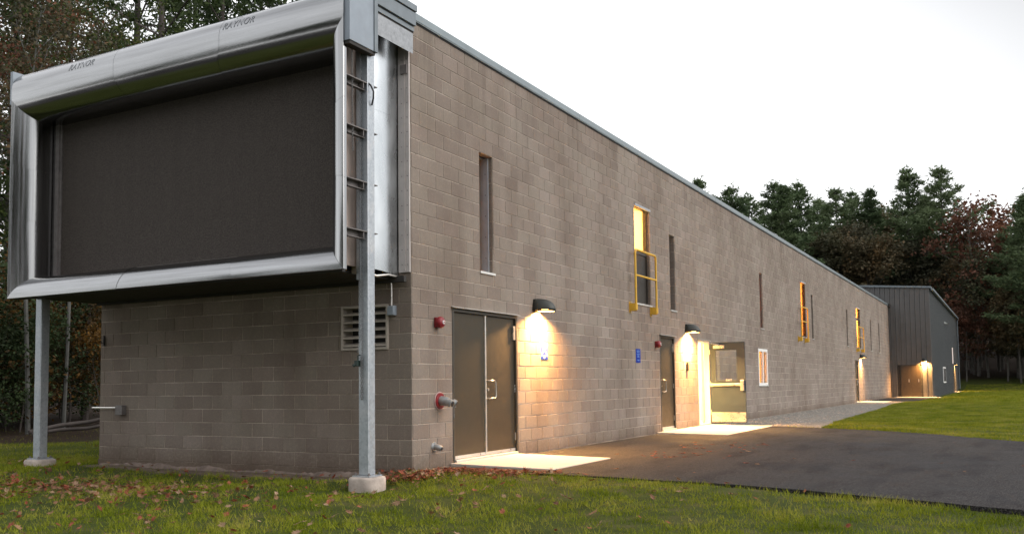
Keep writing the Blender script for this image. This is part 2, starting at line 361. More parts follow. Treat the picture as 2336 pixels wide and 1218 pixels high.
def inpoly(x, y, P):
    x = np.asarray(x); y = np.asarray(y); r = np.zeros(x.shape, bool); n = len(P)
    for i in range(n):
        x0, y0 = P[i]; x1, y1 = P[(i+1) % n]
        c = ((y0 > y) != (y1 > y)) & (x < (x1-x0)*(y-y0)/(y1-y0+1e-12)+x0); r ^= c
    return r
GRAV = [(0,13.95),(2.0,13.75),(2.9,13.2),(2.85,14.5),(2.6,17),(2.42,22),(2.25,30),(2.05,37.5),(2.3,44),(2.7,52),(3.1,57),(0,57)]
def wavy(x, y, s=1.0):
    return (np.sin(x*2.3*s+np.sin(y*1.7*s)*2)+np.sin(y*2.9*s+1.3+np.sin(x*2.1*s+.5)*1.7)+np.sin((x+y)*5.1*s+2)*.6)/2.6
def dirtf(x, y):
    w = wavy(x, y, 1.6)*.16
    a = np.clip((y+.62+w)/.16, 0, 1)*np.clip((.35-y)/.1, 0, 1)*np.clip((x+6.4)/.15, 0, 1)*np.clip((-.15-x)/.2, 0, 1)
    return a
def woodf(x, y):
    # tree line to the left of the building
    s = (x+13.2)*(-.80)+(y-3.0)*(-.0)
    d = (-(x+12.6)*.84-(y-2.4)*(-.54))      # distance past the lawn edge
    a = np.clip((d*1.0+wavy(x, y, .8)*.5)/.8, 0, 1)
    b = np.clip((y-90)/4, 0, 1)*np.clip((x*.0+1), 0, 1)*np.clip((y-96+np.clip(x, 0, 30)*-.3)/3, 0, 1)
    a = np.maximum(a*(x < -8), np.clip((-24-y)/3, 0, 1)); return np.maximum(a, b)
def axis(segs):
    o = []
    for a, b, st in segs: o += list(np.arange(a, b, st))
    return np.array(o+[segs[-1][1]])
xs = axis([(-400,-60,34),(-60,-16,2.2),(-16,-8,.4),(-8,8,.13),(8,20,.8),(20,60,4),(60,400,34)])
ys = axis([(-60,-12,4),(-12,-6,.6),(-6,2,.13),(2,16,.5),(16,60,2),(60,120,2.5),(120,500,38)])
X, Y = np.meshgrid(xs, ys); Z = terr(X, Y)+wavy(X, Y, .9)*.012*(np.abs(Y) < 20)
Z = np.where(inpoly(X, Y, ASPH) | inpoly(X, Y, GRAV), -.10, Z)
nx, ny = len(xs), len(ys); idx = np.arange(nx*ny).reshape(ny, nx)
V = np.stack([X.ravel(), Y.ravel(), Z.ravel()], 1); Fq = np.stack([idx[:-1,:-1], idx[:-1,1:], idx[1:,1:], idx[1:,:-1]], -1).reshape(-1, 4)
me = bpy.data.meshes.new('ground'); me.from_pydata(V.tolist(), [], Fq.tolist()); me.materials.append(m_ground); me.shade_smooth()
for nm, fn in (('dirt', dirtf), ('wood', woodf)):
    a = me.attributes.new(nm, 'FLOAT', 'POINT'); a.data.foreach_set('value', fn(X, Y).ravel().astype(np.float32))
g = bpy.data.objects.new('ground', me); COL.objects.link(g); tag(g, kind='structure')

def sheet(name, poly, z, mat, depth=.05, sub=False):
    b = MB(); b.prism(poly, 'z', z-depth, z); o = b.obj(name, mat); tag(o, kind='structure'); return o
def densify(P, st=.35):
    o = []
    for i in range(len(P)):
        a = Vector(P[i]).to_3d(); b = Vector(P[(i+1) % len(P)]).to_3d(); n = max(1, min(40, int((b-a).length/st)))
        for k in range(n):
            p = a.lerp(b, k/n); jit = .0 if (abs(p.x) < .02) else .03
            o.append((p.x+random.uniform(-jit, jit), p.y+random.uniform(-jit, jit)))
    return o
sheet('asphalt_drive', densify(ASPH), -.055, m_asph)
sheet('gravel_strip', densify(GRAV, .5), -.05, m_gravel)
sheet('asphalt_path', [(0,43.3),(2.35,43.2),(2.8,53.9),(0,53.9)], -.044, m_asph, .03)

def slab(name, x0, y0, x1, y1, zw, zo, label):
    b = MB(); vs = [(x0,y0,zw),(x1,y0,zo),(x1,y1,zo),(x0,y1,zw),(x0,y0,-.2),(x1,y0,-.2),(x1,y1,-.2),(x0,y1,-.2)]
    b.add(vs, [(0,1,2,3),(7,6,5,4),(0,4,5,1),(1,5,6,2),(2,6,7,3),(3,7,4,0)]); o = b.obj(name, m_slab, bevel=.008); tag(o, kind='structure'); return o
slab('door_slab', .002, .93, 1.60, 2.95, -.012, -.042, '')
slab('door_slab', .002, 9.55, 1.58, 13.9, -.012, -.045, '')
slab('door_slab', .002, 39.3, 1.35, 43.2, -.01, -.035, '')
sheet('unseen_asphalt', [(-70,-33),(75,-33),(75,-11.6),(-70,-11.9)], -.16, m_asph)  # unseen asphalt added to dull the green bounce and reflections on the hood
slab('door_slab', .4, 54.0, 3.0, 55.88, -.01, -.035, '')
slab('door_slab', 2.57, 80.3, 4.6, 83.6, -.01, -.02, '')
b = MB()
b.box(-6.2, -.018, -.3, 0, .0-.001, -.0420); b.box(-.0, .0, -.3, .018, .93, -.0420)
tag(b.obj('foundation_ledge', m_block), kind='structure')
b = MB(); rgm = np.random.default_rng(3); P = []
sm_ = .5
for x_ in np.arange(-6.15, -.15, .06):      # rough mortar squeezed out along the footing
    sm_ = min(1, max(0, sm_+rgm.normal(0, .14))); hgt = -.06-.06*sm_-.01*rgm.random(); dd = .01+.07*(1-sm_)+.01*rgm.random(); P.append([(x_, -.016, hgt), (x_, -.02-dd*.5, hgt-.02-.01*rgm.random()), (x_, -.03-dd, -.20)])
b.grid(P); tag(b.obj('footing_smear', simple('old_mortar', (.19,.145,.12), .95, 0, .35, 9, .6)), kind='structure')

# ------------------------------------------------------------------ main building
LEN, WID, TOP = 56.0, 6.2, Z0+30*CS
bld = thing('block_building', (0, 0, 0), 'long low building of brown-grey concrete blocks with narrow windows', 'building')
OPN = [  # y0,y1,z0,z1,kind
 (1.016,2.985,-.03,2.190,'double_door'),(1.829,2.245,2.80,4.632,'w1'),(8.43,9.38,2.80,4.97,'w2'),(10.73,11.13,2.80,4.60,'slit'),
 (9.90,10.93,-.03,2.17,'door2'),(12.80,13.80,-.03,2.17,'door3'),(19.66,20.06,2.80,4.60,'w4'),(19.21,20.45,.96,2.14,'low'),
 (26.3,27.25,2.80,4.97,'w5'),(28.45,28.85,2.80,4.60,'slit'),(37.6,38.0,2.80,4.60,'slit'),(41.0,42.4,2.80,4.97,'w8'),
 (40.0,41.0,-.03,2.15,'door4'),(46.4,46.8,2.80,4.60,'slit'),(50.2,50.6,2.80,4.60,'slit')]
def wall_core(axis, u1, z0, z1, holes, off, th, flip):
    """mortar bed face with holes; axis 'L': plane x=-off, u=y ; 'E': plane y=off, u=-x"""
    us = sorted({0, u1} | {h[0] for h in holes} | {h[1] for h in holes}); zs = sorted({z0, z1} | {min(max(h[2], z0), z1) for h in holes} | {h[3] for h in holes})
    b = MB()
    P = (lambda u, d, z: (-off-d, u, z)) if axis == 'L' else (lambda u, d, z: (-u, off+d, z))
    for i in range(len(us)-1):
        for j in range(len(zs)-1):
            uc, zc = (us[i]+us[i+1])/2, (zs[j]+zs[j+1])/2
            if any(h[0] < uc < h[1] and h[2] < zc < h[3] for h in holes): continue
            for d in (0, th):
                b.add([P(us[i], d, zs[j]), P(us[i+1], d, zs[j]), P(us[i+1], d, zs[j+1]), P(us[i], d, zs[j+1])], [(0,1,2,3)])
    for h in holes:
        for (p, q) in (((h[0], h[2]), (h[1], h[2])), ((h[1], h[2]), (h[1], h[3])), ((h[1], h[3]), (h[0], h[3])), ((h[0], h[3]), (h[0], h[2]))):
            b.add([P(p[0], 0, p[1]), P(q[0], 0, q[1]), P(q[0], th, q[1]), P(p[0], th, p[1])], [(0,1,2,3)])
    return b
LOUV = (.375, 1.165, 1.582, 2.188)
DUCTH = (.25, 5.95, 2.62, 5.85)
o = wall_core('L', LEN, -.3, TOP, [h[:4] for h in OPN], .006, .115, False).obj('mortar_bed', m_mortar, bld)
o = wall_core('E', WID, -.3, TOP, [LOUV, DUCTH], .006, .115, True).obj('mortar_bed', m_mortar, bld)
b = MB(); b.add([(-WID, 0, -.3), (-WID, LEN, -.3), (-WID, LEN, TOP), (-WID, 0, TOP)], [(0,1,2,3)])
b.add([(-WID, LEN, -.3), (0, LEN, -.3), (0, LEN, TOP), (-WID, LEN, TOP)], [(0,1,2,3)]); b.obj('rear_wall', m_mortar, bld)
b = MB(); b.box(-WID, 0.3, TOP-.25, -.3, LEN, TOP-.05); b.obj('roof', m_roof, bld)

# blocks ------------------------------------------------------------
def clip(rects, h):
    out = []
    for (a, b_, c, d) in rects:
        if h[0] >= b_ or h[1] <= a or h[2] >= d or h[3] <= c: out.append((a, b_, c, d)); continue
        if h[0] > a: out.append((a, h[0], c, d))
        if h[1] < b_: out.append((h[1], b_, c, d))
        a2, b2 = max(a, h[0]), min(b_, h[1])
        if h[2] > c: out.append((a2, b2, c, h[2]))
        if h[3] < d: out.append((a2, b2, h[3], d))
    return [r for r in out if r[1]-r[0] > .02 and r[3]-r[2] > .02]
J = .0056
def block_geo(b, axis, a, b_, c, d, dep=.020, bv=.004):
    P = (lambda u, q, z: (-q, u, z)) if axis == 'L' else (lambda u, q, z: (-u, q, z))
    a += J; b_ -= J; c += J; d -= J
    vs = [P(a,dep,c),P(b_,dep,c),P(b_,dep,d),P(a,dep,d),P(a,bv,c),P(b_,bv,c),P(b_,bv,d),P(a,bv,d),P(a+bv,0,c+bv),P(b_-bv,0,c+bv),P(b_-bv,0,d-bv),P(a+bv,0,d-bv)]
    b.add(vs, [(0,1,5,4),(1,2,6,5),(2,3,7,6),(3,0,4,7),(4,5,9,8),(5,6,10,9),(6,7,11,10),(7,4,8,11),(8,9,10,11)])
full = []; rest = {'L': MB(), 'E': MB()}
for ax, U, holes in (('L', LEN, [h[:4] for h in OPN]), ('E', WID, [LOUV, DUCTH])):
    for r in range(30):
        c = Z0+r*CS; d = c+CS; u = -(r % 2)*BL/2
        while u < U:
            a, b_ = max(u, .021-J if ax == 'L' else 0-J), min(u+BL, U)
            if b_-a > .03:
                rs = [(a, b_, c, d)]
                for h in holes: rs = clip(rs, h)
                for q in rs:
                    if len(rs) == 1 and q[1]-q[0] > BL-.001 and q[3]-q[2] > CS-.001:
                        P = Vector((0, (a+b_)/2, c+.1)) if ax == 'L' else Vector((-(a+b_)/2, 0, c+.1))
                        D = P-CAM; n = Vector((1,0,0)) if ax == 'L' else Vector((0,-1,0)); s_ = abs(D.normalized().dot(n))/D.length_squared
                        if ax == 'E' and c > 2.4: s_ = 0
                        full.append((s_, ax, q))
                    else: block_geo(rest[ax], ax, *q)
            u += BL
full.sort(key=lambda t: -t[0])
proto = {}
for ax in 'LE':
    b = MB(); block_geo(b, ax, -BL/2, BL/2, -CS/2, CS/2); proto[ax] = b.mesh('block'); proto[ax].materials.append(m_block)
for k, (s_, ax, q) in enumerate(full):
    if k < 300:
        o = bpy.data.objects.new('block', proto[ax]); COL.objects.link(o); o.parent = bld
        uc, zc = (q[0]+q[1])/2, (q[2]+q[3])/2; jit = random.uniform(-.0012, .0012)
        o.location = (jit, uc, zc) if ax == 'L' else (-uc, jit, zc)
    else: block_geo(rest[ax], ax, *q)
allb = MB()
for ax in 'LE': allb.add(rest[ax].v, rest[ax].f)
# blocks lining the far jambs of the openings
for h in OPN:
    if h[4] in ('w1', 'w2', 'slit', 'w4', 'w5', 'w8'):
        r0 = int((h[2]-Z0)/CS+.5)
        for r in range(r0, 26):
            c, d = Z0+r*CS, Z0+(r+1)*CS; c = max(c, h[2]); d = min(d, h[3])
            if d-c < .03: continue
            allb.box(-.024, h[1]-.006, c+J, -.13, h[1]+.01, d-J)
o = allb.obj('blockwork', m_block, bld); o['kind'] = 'stuff'

# coping in lengths
y = -.02; k = 0
joints = [-.02, 2.5, 5.55]+[5.55+3.05*i for i in range(1, 17)]+[LEN+.0]
for a, c in zip(joints[:-1], joints[1:]):
    if c-a < .1: continue
    b = MB(); b.box(-.34, a+.004, TOP+.012, .035, c-.004, TOP+.118); b.box(.018, a+.004, TOP-.004, .030, c-.004, TOP+.012); b.obj('coping_length', m_coping, bld, bevel=.004)
b = MB(); b.box(-.3, 0.02, TOP-.02, .012, LEN, TOP+.012); b.obj('coping_shade_strip', m_black, bld)  # solid black strip drawn as the shade under the coping
b = MB(); b.box(.0, 55.55, 5.95, .16, 55.85, 6.16); b.obj('scupper_box', m_dark, bld)

# rooms behind lit openings -------------------------------------------
def room(y0, y1, z0, z1, depth, mat, lamp_pos, size, watts, col, name='lit_room'):
    b = MB(); x0, x1 = -.126-depth, -.126 if name != 'slot_room' else -.215
    b.add([(x0,y0,z0),(x0,y1,z0),(x0,y1,z1),(x0,y0,z1),(x1,y0,z0),(x1,y1,z0),(x1,y1,z1),(x1,y0,z1)], [(0,1,2,3),(0,4,5,1),(3,2,6,7),(0,3,7,4),(1,5,6,2)])
    o = b.obj(name, mat, bld)
    ld = bpy.data.lights.new('room_lamp', 'POINT'); ld.energy = watts; ld.color = col; ld.shadow_soft_size = size
    lo = bpy.data.objects.new('room_lamp', ld); lo.location = lamp_pos; COL.objects.link(lo)
room(1.5, 3.3, 2.5, 5.0, 1.3, m_room, (-1.0, 2.9, 2.9), .06, 14, (1,.42,.10), 'slot_room')
room(8.0, 10.5, 2.5, 5.2, 1.6, m_room, (-1.2, 9.2, 4.75), .12, 420, (1,.62,.24))
room(19.3, 21.0, 2.5, 5.0, 1.0, m_room, (-.9, 20.2, 3.6), .08, 40, (1,.40,.14))
room(25.8, 28.2, 2.5, 5.2, 1.6, m_room, (-1.0, 27.3, 4.3), .08, 190, (1,.40,.10))
room(40.5, 43.6, 2.5, 5.2, 1.6, m_room, (-1.0, 42.6, 4.2), .08, 300, (1,.55,.18))
room(18.6, 21.4, .0, 2.4, 2.0, m_room, (-1.3, 20.5, 2.0), .1, 130, (1,.50,.15))
room(12.0, 16.4, -.02, 2.6, 3.0, m_roomb, (-1.3, 14.2, 2.35), .14, 1300, (1,.62,.20), 'lit_vestibule')
# partition posts seen in the open doorway
b = MB(); b.box(-.30, 14.05, 0, -.25, 14.11, 2.6); b.box(-.55, 14.9, 0, -.5, 14.96, 2.6); b.obj('inner_door_frame', m_white, bld)

def window(h, frame_mat, pane_mat, depth, fw_, mull=False, transom=None, side=True):
    y0, y1, z0, z1 = h[:4]; x = -depth
    f = MB()
    f.box(x, y0, z0, x-.08, y0+fw_, z1); f.box(x, y1-fw_, z0, x-.08, y1, z1); f.box(x, y0+fw_, z0, x-.08, y1-fw_, z0+fw_); f.box(x, y0+fw_, z1-fw_, x-.08, y1-fw_, z1)
    if mull: f.box(x+.003, (y0+y1)/2-.05, z0+fw_, x-.083, (y0+y1)/2+.05, z1-fw_)
    wn = f.obj('window', frame_mat, bld)
    p = MB(); p.box(x-.035, y0+fw_, z0+fw_, x-.041, y1-fw_, z1-fw_); p.obj('pane', pane_mat, wn)
    s = MB(); s.box(-depth+.0, y0-.02, z0-.03, .022, y1+.02, z0+.004); s.obj('sill', m_alu if side else frame_mat, wn)
    return wn
for h in OPN:
    k = h[4]
    if k == 'w1':
        wn = window(h, m_winframe, m_glass, .165, .02); 
        b = MB(); b.box(-.166, h[1]-.03, h[2]+.01, -.075, h[1]-.008, h[3]-.01); b.obj('jamb_channel', m_winframe, wn)
        b = MB(); b.box(-.23, h[1]+.001, h[2]-.1, -.10, h[1]+.04, h[3]+.1); b.box(-.23, h[0]-.04, h[2]-.1, -.10, h[0]-.001, h[3]+.1); b.box(-.23, h[0], h[3]+.001, -.10, h[1], h[3]+.05); b.box(-.23, h[0], h[2]-.05, -.10, h[1], h[2]-.001); b.obj('jamb_light_stop', m_dark, wn)  # dark boxes added to stop room light leaking round the frame
        for i in range(5): 
            b = MB(); zz = h[2]+.25+i*.33; b.tube([(-.12, h[1]-.031, zz), (-.12, h[1]-.034, zz)], .008, 6); b.obj('screw', m_dark, wn)
    elif k == 'slit': window(h, m_brown, m_dglass, .17, .03)
    elif k == 'w4': window(h, m_reddark, m_glass, .05, .04)
    elif k == 'low': window((h[0],h[1],h[2],h[3]), m_white, m_glass, -.01, .09, mull=True)
    elif k in ('w2', 'w5', 'w8'):
        wn = window(h, m_brown, m_glass, {'w2':.07,'w5':.0,'w8':.02}[k], .05)
        if k == 'w2':
            b = MB(); b.box(-.09, h[0]+.05, h[2]+.05, -.108, h[1]-.05, 3.92); b.obj('lower_panel', m_brown, wn)
            b = MB(); b.box(-.068, h[0]+.05, 3.90, -.15, h[1]-.05, 3.97); b.obj('rail', m_brown, wn)
        if k == 'w8':
            b = MB(); b.box(-.018, h[0]+.05, 4.28, -.06, h[1]-.05, 4.40); b.obj('rail', m_brown, wn); b = MB(); b.box(-.017, h[1]-.35, h[2]+.05, -.058, h[1]-.30, h[3]-.05); b.obj('mullion', m_brown, wn)
        b = MB(); b.box(-.02, h[0]-.01, h[3]-.06, .028, h[1]+.01, h[3]-.01); b.obj('lintel', m_winframe, wn)

def pull_handle(door, y, z, x=0.0, hh=.27):
    b = MB(); r = .055
    pts = [(x-.0, y-.0, z-hh/2)]
    pts = [(x, y, z-hh/2), (x+.04, y, z-hh/2)]
    for i in range(5):
        a = i/4*math.pi/2; pts.append((x+.04+.03*math.sin(a), y, z-hh/2+.03*(1-math.cos(a))))
    for i in range(5):
        a = i/4*math.pi/2; pts.append((x+.04+.03*math.cos(a), y, z+hh/2-.03+.03*math.sin(a)))
    pts += [(x+.0, y, z+hh/2)]
    # the pull spreads sideways from its plate
    b = MB(); b.tube([(x, y, z+hh/2), (x+.06, y, z+hh/2), (x+.075, y+.02, z+hh/2), (x+.075, y+.13, z+hh/2-.005), (x+.075, y+.155, z+hh/2-.03), (x+.075, y+.155, z-hh/2+.03), (x+.075, y+.13, z-hh/2+.005), (x+.075, y+.02, z-hh/2), (x+.06, y, z-hh/2), (x, y, z-hh/2)], .011, 8)
    b.obj('handle', m_steel, door, smooth=True)
    b = MB(); b.tube([(x-.003, y+.03, z), (x+.016, y+.03, z)], .022, 12); b.obj('lock_cylinder', m_steel, door, smooth=True)
def door_leaf(y0, y1, z1, hinge_y, handle_y=None, closer=False, xf=-.035, mat=None):
    b = MB(); b.box(xf-.045, y0, .028, xf, y1, z1); d = b.obj('door', mat or m_door, bld, bevel=.003)
    for zz in (.26, 1.02, 1.86):
        b = MB(); b.tube([(xf+.008, hinge_y, zz-.06), (xf+.008, hinge_y, zz+.06)], .010, 8); b.obj('hinge', m_steel, d)
    if handle_y is not None: pull_handle(d, handle_y, 1.015, xf)
    return d
def door_frame(y0, y1, z1, cap=True, x=.004, mat=None):
    b = MB(); b.box(-.13, y0, -.03, x, y0+.05, z1); b.box(-.13, y1-.05, -.03, x, y1, z1); b.box(-.13, y0+.05, z1-.05, x, y1-.05, z1); o = b.obj('door_frame', mat or m_frame, bld, bevel=.003)
    if cap:
        b = MB(); b.add([(-.0,y0-.03,z1+.020),(.055,y0-.03,z1-.002),(.055,y1+.03,z1-.002),(0,y1+.03,z1+.020),(0,y0-.03,z1+.024),(.058,y0-.03,z1+.003),(.058,y1+.03,z1+.003),(0,y1+.03,z1+.024)], [(0,1,2,3),(4,5,6,7),(0,1,5,4),(1,2,6,5),(2,3,7,6),(3,0,4,7)]); b.obj('drip_cap', m_alu, o)
    b = MB(); b.box(-.20, y0+.05, -.03, .03, y1-.05, .022); b.obj('threshold', m_alu, o, bevel=.006)
    return o
# double door
door_frame(1.016, 2.985, 2.190)
d1 = door_leaf(1.070, 1.985, 2.135, 1.062); d2 = door_leaf(2.005, 2.930, 2.135, 2.938, 2.045)
b = MB(); b.box(-.04, 1.980, .03, -.018, 2.012, 2.135); b.obj('astragal', m_alu, d1)
for d, a, c in ((d1, 1.072, 1.983), (d2, 2.007, 2.928)):
    b = MB(); b.box(-.034, a, .030, -.026, c, .075); b.obj('bottom_sweep', m_alu, d)
b = MB(); b.box(-.033, 2.86, 1.80, -.0, 2.925, 2.02); b.obj('closer_bracket', m_steel, d2)
# second door
door_frame(9.90, 10.93, 2.17); d3 = door_leaf(9.955, 10.875, 2.115, 10.885, 10.0)
b = MB(); b.box(-.034, 10.80, 1.82, -.0, 10.86, 2.0); b.obj('closer_bracket', m_steel, d3)
b = MB(); b.box(-.034, 9.96, .03, -.026, 10.87, .075); b.obj('bottom_sweep', m_alu, d3)
# far door
door_frame(40.0, 41.0, 2.15); door_leaf(40.055, 40.945, 2.1, 40.95, 40.15)
# open door: leaf hinged at the far jamb, swung square to the wall
fr = door_frame(12.80, 13.80, 2.17, mat=m_roomb)
hd = thing('open_door', (0,0,0), '', ''); 
for k_ in ('label', 'category'):
    if k_ in hd: del hd[k_]
bpy.data.objects.remove(hd)
Y1 = 13.775
b = MB()
x0, x1, z0_, z1_ = .03, .95, .03, 2.13
gx0, gx1, gz0, gz1 = .17, .74, 1.12, 1.93
for (a, c, d, e_) in ((x0, gx0, z0_, z1_), (gx1, x1, z0_, z1_), (gx0, gx1, z0_, gz0), (gx0, gx1, gz1, z1_)): b.box(a, Y1, d, c, Y1+.045, e_)
dl = b.obj('door', m_door_in, bld); dl['label'] = 'open grey door leaf with a window and a steel kick plate'
b = MB(); b.box(gx0, Y1+.018, gz0, gx1, Y1+.026, gz1); b.obj('pane', m_glass, dl)
b = MB()
for (a, c, d, e_) in ((gx0-.025, gx0+.012, gz0-.025, gz1+.025), (gx1-.012, gx1+.025, gz0-.025, gz1+.025), (gx0+.012, gx1-.012, gz0-.025, gz0+.012), (gx0+.012, gx1-.012, gz1-.012, gz1+.025)): b.box(a, Y1-.008, d, c, Y1-.0005, e_)
b.obj('pane_bead', m_door_in, dl)
me = text_mesh('EXIT', .075)
for v_ in me.vertices: v_.co = Vector((.44+v_.co.x, Y1-.010, gz0-.005+v_.co.y))
me.materials.append(m_signw); o = bpy.data.objects.new('exit_letters', me); COL.objects.link(o); o.parent = dl
b = MB(); b.box(x0+.01, Y1-.004, .05, x1-.01, Y1-.0005, .30); b.obj('kick_plate', m_steel, dl)
b = MB(); b.box(x0+.0, Y1-.075, .985, x1-.12, Y1-.03, 1.05); b.box(x0+.0, Y1-.03, .97, x0+.05, Y1-.0005, 1.06); pb = b.obj('panic_bar', m_steel, dl, bevel=.006)
b = MB(); b.box(x1-.12, Y1-.08, .86, x1-.03, Y1-.0005, 1.14); b.obj('latch_case', m_steel, dl, bevel=.01)
b = MB(); b.box(.13, Y1-.06, 1.97, .42, Y1-.0005, 2.06); b.obj('door_closer', m_steel, dl, bevel=.008)
b = MB(); b.tube([(.28, Y1-.03, 2.07), (.10, Y1-.14, 2.10), (-.05, Y1-.30, 2.12)], .009, 6); b.obj('closer_arm', m_steel, dl)
for zz in (.30, 1.05, 1.88):
    b = MB(); b.box(.004, Y1-.012, zz-.06, .03, Y1+.0, zz+.06); b.obj('hinge', m_steel, dl)
# louvre
LY0, LY1, LZ0, LZ1 = LOUV
b = MB(); xa, xb = -LY1, -LY0
b.box(xa, -.03, LZ0, xa+.03, .2, LZ1); b.box(xb-.03, -.03, LZ0, xb, .2, LZ1); b.box(xa+.03, -.03, LZ0, xb-.03, .2, LZ0+.03); b.box(xa+.03, -.03, LZ1-.03, xb-.03, .2, LZ1)
lv = b.obj('louvre_vent', simple('louvre_tan_paint', (.40,.35,.30), .5, 0, .08), bld)
m_lv = lv.data.materials[0]
for i in range(5):
    z = LZ0+.045+i*(LZ1-LZ0-.07)/5
    b = MB(); b.add([(xa+.03,-.025,z),(xb-.03,-.025,z),(xb-.03,.05,z+.04),(xa+.03,.05,z+.04),(xa+.03,-.025,z+.022),(xb-.03,-.025,z+.022),(xb-.03,.05,z+.052),(xa+.03,.05,z+.052)], [(0,1,2,3),(4,5,6,7),(0,1,5,4),(1,2,6,5),(2,3,7,6),(3,0,4,7)]); b.obj('slat', m_lv, lv)
b = MB(); b.box(xa+.03, .19, LZ0+.03, xb-.03, .198, LZ1-.03); b.obj('vent_back', m_dark, lv)

# ------------------------------------------------------------------ shutter hood on the end wall
hood = thing('shutter_hood', (-3.14, -1.0, 0), 'projecting roll-down screen in a bright rounded sheet-metal surround on the end wall', 'shutter')
XL, XR, ZB, ZT = -6.41, .055, 2.487, 5.56           # rim lines (front plane y=-1.5)
RR, YF, YI = .325, -1.5, -1.175
def prof(side, n=9):    # list of (offset outward from inner line, y)
    p = [(0, YI+.25), (0, YI+.12), (0, YI)]
    for i in range(1, n+1):
        a = i/n*math.pi/2; p.append((RR*(1-math.cos(a)), YI-RR*math.sin(a)))
    if side == 'top':
        p += [(RR+.05, YF), (RR+.10, YF), (RR+.15, YF)]
        for i in range(1, n+1):
            a = i/n*math.pi/2; p.append((RR+.15+RR*math.sin(a), YI-RR*math.cos(a)))
        p += [(2*RR+.15, YI+.4), (2*RR+.15, -.02)]
    else:
        p += [(RR+.004, YF+.015), (RR+.004, YF+.06)]
    return p
def seg(side, a, c, name='surround_length'):
    """a,c: 0..1 along the side; mitred ends follow 45 degrees at corners"""
    b = MB(); P = []
    IL, IR, IB, IT = XL+RR, XR-RR, ZB+RR, ZT-RR
    for (o_, y_) in prof(side):
        oc = min(o_, RR+.004) if side == 'top' else o_     # the mitre runs out to the rim, the crown ends square
        row = []
        if side in ('top', 'bottom'):
            l, r = (IL-oc, IR+oc); z = IT+o_ if side == 'top' else IB-o_
            for t in (a, c): row.append((l+(r-l)*t, y_, z))
        else:
            lo, hi = IB-oc, IT+oc; x = IL-o_ if side == 'left' else IR+o_
            for t in (a, c): row.append((x, y_, lo+(hi-lo)*t))
        P.append(row)
    b.grid(P); o = b.obj(name, m_trim if side in ('top', 'bottom') else m_trimv, hood, smooth=True)
    md = o.modifiers.new('sheet', 'SOLIDIFY'); md.thickness = .004; md.offset = -1; md.use_rim = False
    return o
for side, cuts in (('top', [0,.36,.68,1]), ('bottom', [0,.38,.72,1]), ('left', [0,.36,.68,1]), ('right', [0,.36,.68,1])):
    for a, c in zip(cuts[:-1], cuts[1:]): seg(side, a+(.0004 if a else 0), c-(.0004 if c < 1 else 0))
# closed ends of the crown
IT = ZT-RR
ptop = [(y_, IT+o_) for (o_, y_) in prof('top') if o_ >= RR-.01]
for xx in (XL-.004, XR+.004):
    b = MB(); n = len(ptop); base = [(xx, y_, z_) for (y_, z_) in ptop]+[(xx, -.02, ZT)]
    b.add(base, [tuple(range(len(base)))]); b.obj('crown_end', m_trim, hood)
# screen, side guides, bottom bar
b = MB(); b.box(XL+RR-.02, -.935, ZB+RR+.02, XR-RR+.02, -.93, ZT-RR+.3); b.obj('screen', m_screen, hood)
for xx in (XL+RR, XR-RR-.15):
    b = MB(); b.box(xx+.0, -.97, ZB+RR-.02, xx+.04, -.915, ZT-RR+.2); b.box(xx+.055, -.985, ZB+RR-.02, xx+.105, -.94, ZT-RR+.2); b.box(xx+.112, -.96, ZB+RR-.02, xx+.135, -.937, ZT-RR+.2)
    b.obj('screen_guide', m_bracket, hood)
b = MB(); b.box(XL+RR+.14, -.965, ZB+RR, XR-RR-.15, -.936, ZB+RR+.05); b.obj('bottom_bar', m_bracket, hood)
# duct box behind: sides, floor, roof
b = MB(); b.box(XL+.05, -1.1, ZB+.02, XR-.35, -.02, ZB+.06); b.obj('duct_floor', m_dark, hood)
b = MB(); b.box(XL+.05, -1.42, ZB-.02, XR-.08, -1.36, ZB+.05); b.obj('floor_beam', m_dark, hood)
b = MB(); b.box(-6.2, -.10, ZB-.02, -.05, -.045, ZB+.06); b.obj('floor_beam', m_dark, hood)
# right side sheet, bowed, in two lengths with a lap
def side_sheet(x, sg, name, z0, z1):
    P = []
    for i in range(15):
        t = i/14; y_ = -.80*(1-t)-.012; bow = .035*math.sin(t*math.pi)
        zlow = z0+(.05*math.sin((1-t)*math.pi*.5) if z0 < 3 else 0)
        P.append([(x+sg*bow, y_, zlow+(z1-zlow)*k/6) for k in range(7)])
    b = MB(); b.grid(P); return b.obj(name, m_galv, hood, smooth=True)
side_sheet(-.20, 1, 'side_sheet', ZB+.06, 4.70); side_sheet(-.198, 1, 'side_sheet', 4.69, 5.86)
side_sheet(-6.16, -1, 'side_sheet', ZB+.06, 5.86)
b = MB(); b.tube([(-.198,-.80,ZB+.06),(-.165,-.55,ZB+.02),(-.163,-.3,ZB+.06),(-.19,-.02,ZB+.055)], .014, 6); b.obj('rolled_edge', m_alu, hood, smooth=True)
# guide plate carrying the chain (right), with bright edge channel
b = MB(); b.box(-.235, -1.16, ZB+.10, -.205, -.86, 5.9); b.obj('guide_plate', m_guide, hood)
b = MB(); b.box(-.27, -.855, ZB+.10, -.14, -.85, 5.5); b.box(-.142, -.90, ZB+.10, -.128, -.85, 5.5); b.obj('guide_channel', m_alu, hood)
b = MB(); b.box(-.27, -.93, ZB+.02, XR-.19, -.86, ZB+.12); b.obj('guide_foot', m_guide, hood)
b = MB(); b.box(-.30, -1.17, ZB+.10, -.15, -1.165, 5.9); b.obj('guide_face', m_guide, hood)
